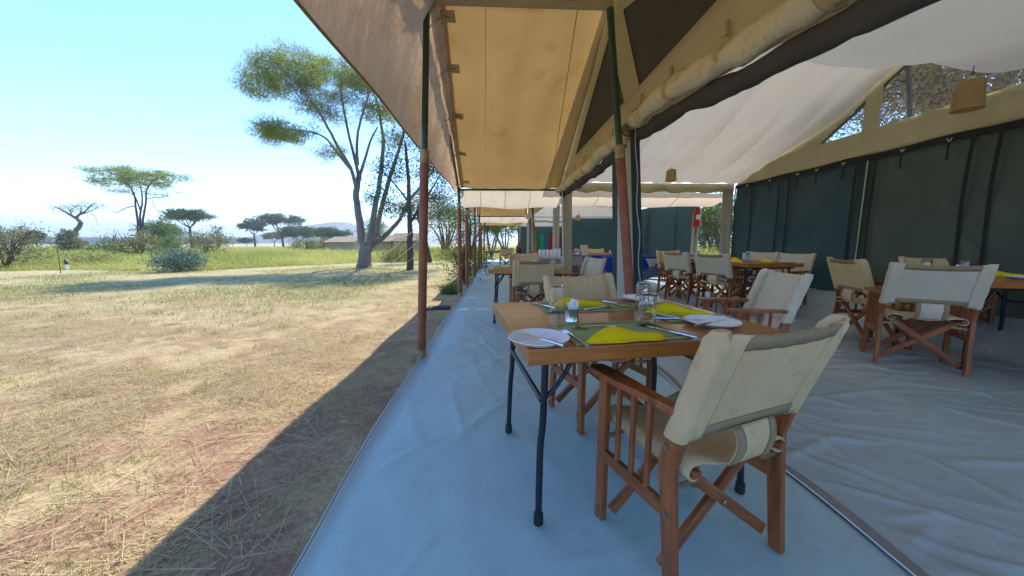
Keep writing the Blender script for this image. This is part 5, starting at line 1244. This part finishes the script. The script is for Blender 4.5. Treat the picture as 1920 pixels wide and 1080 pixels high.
def cloth(name, label, x0, x1, mat, drop, z=.811, dy=0.0, fold=.012, slant=0.0, cat='tablecloth'):
    o = thing(name, label, cat, b0_ + Vector(((x0 + x1) / 2 - b0_.x, 0, z)), 0, 'cloths on the buffet table'); cx = (x0 + x1) / 2
    def fn(u, v):
        x = x0 + (x1 - x0) * u - cx; q = v * (.66 + drop * (1 - slant * u))
        if q < .66: return (x, .33 - q, .004 + dy)
        return (x, -.335 - dy - fold * (1 + math.sin(u * (x1 - x0) * 16)) * min(1, (q - .66) * 4), .004 + dy - (q - .66))
    MB().grid(fn, 80, 26).build('cloth', mat, o, 80); return o
c1 = cloth('tablecloth', 'royal blue cloth draped over the long buffet table', 1.62, 4.60, 'cloth_blue', .62, slant=.42)
cx = 3.11
def band(p, q, w_, z0, nm, mat, dy=-.362):
    m = MB(); a = Vector((p[0] - cx, dy, p[1] - .811)); b = Vector((q[0] - cx, dy, q[1] - .811)); return m.bar(a, b, w_, .004, (0, 0, 1)).build(nm, mat, c1, 0)
band((1.95, .78), (2.45, .30), .22, 0, 'patterned_runner', 'print_blue', -.366); band((4.25, .80), (3.22, .36), .22, 0, 'patterned_runner', 'print_blue', -.366)
band((1.63, .70), (1.88, .70), .19, 0, 'patterned_square', 'print_check', -.364); band((1.63, .50), (1.88, .50), .19, 0, 'patterned_square', 'print_brown', -.364); band((1.885, .50), (2.12, .50), .19, 0, 'patterned_square', 'print_grey', -.363)
o = thing('tablecloth', 'white undercloth hanging below the blue cloth at the buffet end', 'tablecloth', (4.0, 7.75, .8), 0, 'cloths on the buffet table')
MB().grid(lambda u, v: (-.70 + 1.30 * u, -.342 - .006 * math.sin(u * 30), -.05 - .42 * v), 40, 8).build('cloth', 'cloth_white', o, 80)
bc = Vector((.92, 8.1, 0)); cnt = thing('drinks_counter', 'drinks counter table with white mugs on the veranda', 'table', bc)
MB().box((0, 0, .76), (1.15, .6, .035)).build('tabletop', 'table_wood', cnt)
for x in (-.5, .5):
    for y in (-.24, .24): MB().tube([(x, y, .75), (x, y, .01)], .015, 8).build('leg', 'black_steel', cnt)
o = thing('tablecloth', 'white and brown checked cloth on the drinks counter', 'tablecloth', bc + Vector((0, 0, .779)), 0, 'cloths on the buffet table')
MB().grid(lambda u, v: (-.59 + 1.18 * u, (.31 - v * 1.0) if v < .62 else -.31 - .008 * math.sin(u * 40), .003 if v < .62 else .003 - (v - .62) * 1.05), 50, 30).build('cloth', 'cloth_white', o, 80)
MB().bar((-.05, -.325, -.10), (.56, -.325, -.10), .12, .004, (0, 0, 1)).build('checked_trim', 'print_check', o, 0)
mug0 = thing('mug', '', 'mug', (0, 0, 0), 0, 'row of white mugs on the drinks counter')
MB().lathe([(0, 0), (.036, 0), (.040, .006), (.040, .150), (.037, .155), (.034, .15), (.034, .01), (0, .01)], 20).build('body', 'china', mug0, 50); MB().tube([(.038, 0, .12), (.062, 0, .11), (.064, 0, .06), (.038, 0, .045)], .005, 6).build('handle', 'china', mug0)
mug0['label'] = 'tall white mug in the row on the drinks counter'
for k in range(6):
    p = (1.02 + .088 * k, 7.90, .784)
    if k == 0: mug0.location = p
    else: copy_tree(mug0, None, p, .3 * k)
o = thing('flask', 'black vacuum flask with a red collar on the drinks counter', 'flask', (.53, 8.02, .784)); MB().lathe([(0, 0), (.062, 0), (.066, .01), (.066, .17), (.060, .19), (0, .19)], 20).build('body', 'dark', o); MB().lathe([(.062, .19), (.062, .235), (.045, .26), (0, .262)], 20).build('collar', 'red', o); MB().lathe([(.022, .26), (.022, .30), (.012, .31), (0, .31)], 14).build('stopper', 'dark', o)
o = thing('pepper_mill', 'turned wooden pepper mill behind the orange jar', 'pepper mill', (.93, 8.22, .784)); MB().lathe([(0, 0), (.034, 0), (.034, .06), (.022, .12), (.026, .20), (.034, .235), (.020, .25), (.032, .275), (.026, .31), (0, .32)], 16).build('body', 'jar_wood', o)
o = thing('jar', 'orange jar with a purple label on the drinks counter', 'jar', (.86, 8.02, .784)); MB().lathe([(0, 0), (.052, 0), (.054, .02), (.054, .12), (.045, .14), (0, .142)], 18).build('body', 'orange', o); MB().lathe([(.0555, .03), (.0555, .09)], 18).build('label_band', 'purple', o)
for k, (x, y) in enumerate([(1.02, 8.18), (1.11, 8.2)]):
    o = thing('jar', ['small round wooden jar next to the pepper mill', 'wider pale wooden jar behind the white mugs'][k], 'jar', (x, y, .784)); MB().lathe([(0, 0), (.034, 0), (.04, .05), (.034, .10), (.018, .12), (.018, .135), (0, .14)], 16).build('body', 'jar_wood', o)
o = thing('wooden_box', 'small orange brown wooden box on the drinks counter', 'box', (.36, 7.92, .784)); MB().box((0, 0, .035), (.24, .12, .07)).build('body', 'table_wood', o, 0, .003); MB().box((0, 0, .0745), (.245, .125, .007)).build('lid', 'chair_wood', o, 0, .002)
o = thing('tea_box', 'pale blue carton standing at the end of the mug row', 'box', (1.45, 8.15, .784)); MB().box((0, 0, .09), (.16, .10, .18)).build('carton', 'cloth_white', o, 0, .002); MB().box((0, -.0515, .10), (.12, .002, .09)).build('printed_panel', 'print_blue', o, 0)
o = thing('flower_bowl', 'bowl of pink and red flowers on the blue buffet table', 'bowl', (1.76, 7.85, .818)); MB().lathe([(0, 0), (.05, 0), (.085, .05), (.08, .052), (.045, .008), (0, .008)], 18).build('bowl', 'cloth_white', o)
for k in range(9): MB().lathe([(0, 0), (.022, .008), (.026, .02), (.012, .034), (0, .036)], 8, (.045 * math.cos(k * .7), .045 * math.sin(k * .7), .045 + .012 * (k % 3))).build('flower', 'pink' if k % 2 else 'red', o)
o = thing('menu_card', 'cream folded menu card standing on the blue buffet table', 'card', (2.0, 7.6, .818), rad(8)); MB().prism([(-.09, 0, 0), (.09, 0, 0), (.075, .06, .23), (-.105, .06, .23)], (0, .004, 0)).build('front', 'chair_canvas_pale', o, 0); MB().prism([(-.09, .14, 0), (.09, .14, 0), (.075, .068, .23), (-.105, .068, .23)], (0, -.003, 0)).build('back', 'chair_canvas_pale', o, 0)
# fire extinguisher
o = thing('fire_extinguisher', 'red fire extinguisher with white label hanging at the corner of the second tent', 'extinguisher', (4.84, 8.16, 1.48), rad(20))
MB().lathe([(0, 0), (.068, 0), (.078, .02), (.078, .36), (.062, .42), (.030, .45), (.026, .48), (0, .48)], 22).build('cylinder', 'red', o); MB().grid(lambda u, v: (.0795 * math.cos(rad(200 + 95 * u)), .0795 * math.sin(rad(200 + 95 * u)), .17 + .11 * v), 10, 2).build('label', 'white_label', o); MB().lathe([(.024, .48), (.028, .53), (0, .54)], 12).build('valve', 'dark', o)
MB().bar((0, 0, .55), (-.03, -.10, .58), .02, .008, (1, 0, 0)).build('handle', 'red', o); MB().tube([(0, -.02, .51), (-.09, -.04, .47), (-.10, -.04, .20), (-.085, -.03, .12)], .010, 8).build('hose', 'dark', o); MB().bar((.0, .08, .30), (.0, .10, .52), .05, .008, (1, 0, 0)).build('bracket', 'dark', o)
o = thing('line', 'thin dark cord stretched across the gap beside the fire extinguisher', 'cord', (4.9, 7.65, 1.66)); MB().tube([(0, -.62, .0), (0, 0, -.02), (0, .6, .01)], .006, 6).build('cord', 'dark', o)
o = thing('gap_window', 'clear plastic sheet closing the gap between the two tents', 'sheet', (4.95, 7.65, 0)); MB().grid(lambda u, v: (.02 * math.sin(u * 7 + v * 3), -.58 + 1.16 * u, .05 + 2.0 * v), 10, 10).build('film', 'clear_film', o, 80)

# ================================================================== WOVEN LAMPS
def lamp(p, d, h, cord, label):
    o = thing('woven_lamp', label, 'lamp', p, 0, 'woven pendant lamps'); r1, r2 = d * .41, d * .5
    m = MB()
    for k in range(36):
        a = 6.283 * k / 36
        for s in (-1, 1):
            m.tube([((r1 + (r2 - r1) * t_) * math.cos(a + s * 1.0 * t_), (r1 + (r2 - r1) * t_) * math.sin(a + s * 1.0 * t_), -h * t_) for t_ in (0, .25, .5, .75, 1)], d * .011, 4, False)
    m.build('weave', 'wicker', o)
    MB().grid(lambda u, v: ((r1 + (r2 - r1) * v) * .985 * math.cos(6.2832 * u), (r1 + (r2 - r1) * v) * .985 * math.sin(6.2832 * u), -h * v), 30, 6).build('shade', 'wicker', o)
    for z, r in ((0, r1), (-h, r2), (-h * .22, r1 + (r2 - r1) * .22)): MB().tube([(r * math.cos(6.2832 * k / 24), r * math.sin(6.2832 * k / 24), z) for k in range(25)], d * .026, 6, False).build('rim', 'wicker', o)
    MB().lathe([(.024, -.015), (.024, .035), (.012, .045), (0, .045)], 12).build('lamp_holder', 'white_label', o); MB().tube([(0, 0, .04), (.004, 0, cord)], .004, 6).build('cord', 'dark', o)
    MB().lathe([(0, -.10), (.02, -.095), (.03, -.07), (.022, -.035), (.013, -.015)], 14).build('bulb', 'china', o)
lamp(at(1821, 153, 3.25), .21, .25, .14, 'large woven lamp hanging from the sagging pale liner near the gable window')
lamp(at(1259, 319, 6.2), .185, .185, .05, 'small woven lamp hanging over the long inner table')
lamp(at(1152, 377, 10.6), .22, .20, .12, 'woven lamp in the second tent beside the inner pole')
lamp(at(1084, 404, 13.2), .19, .18, .22, 'furthest woven lamp in front of the dark end wall')
lamp(at(1241, 383, 12.0), .12, .12, .14, 'tiny woven lamp against the mesh wall of the second tent')

# ================================================================== HAZE
hz = bpy.data.materials.new('haze'); hz.use_nodes = True; hn = hz.node_tree
for n_ in list(hn.nodes):
    if n_.type != 'OUTPUT_MATERIAL': hn.nodes.remove(n_)
pv = hn.nodes.new('ShaderNodeVolumePrincipled'); pv.inputs['Color'].default_value = (0.80, 0.90, 1.0, 1); pv.inputs['Density'].default_value = 0.0010; pv.inputs['Anisotropy'].default_value = 0.3
hn.links.new(pv.outputs[0], hn.nodes['Material Output'].inputs['Volume']); MAT['haze'] = hz
tag(MB().box((0, 100, 44), (5200, 5200, 94)).build('haze', 'haze', None, 0), 'thin pale blue air haze over the far hills', 'haze', kind='stuff')
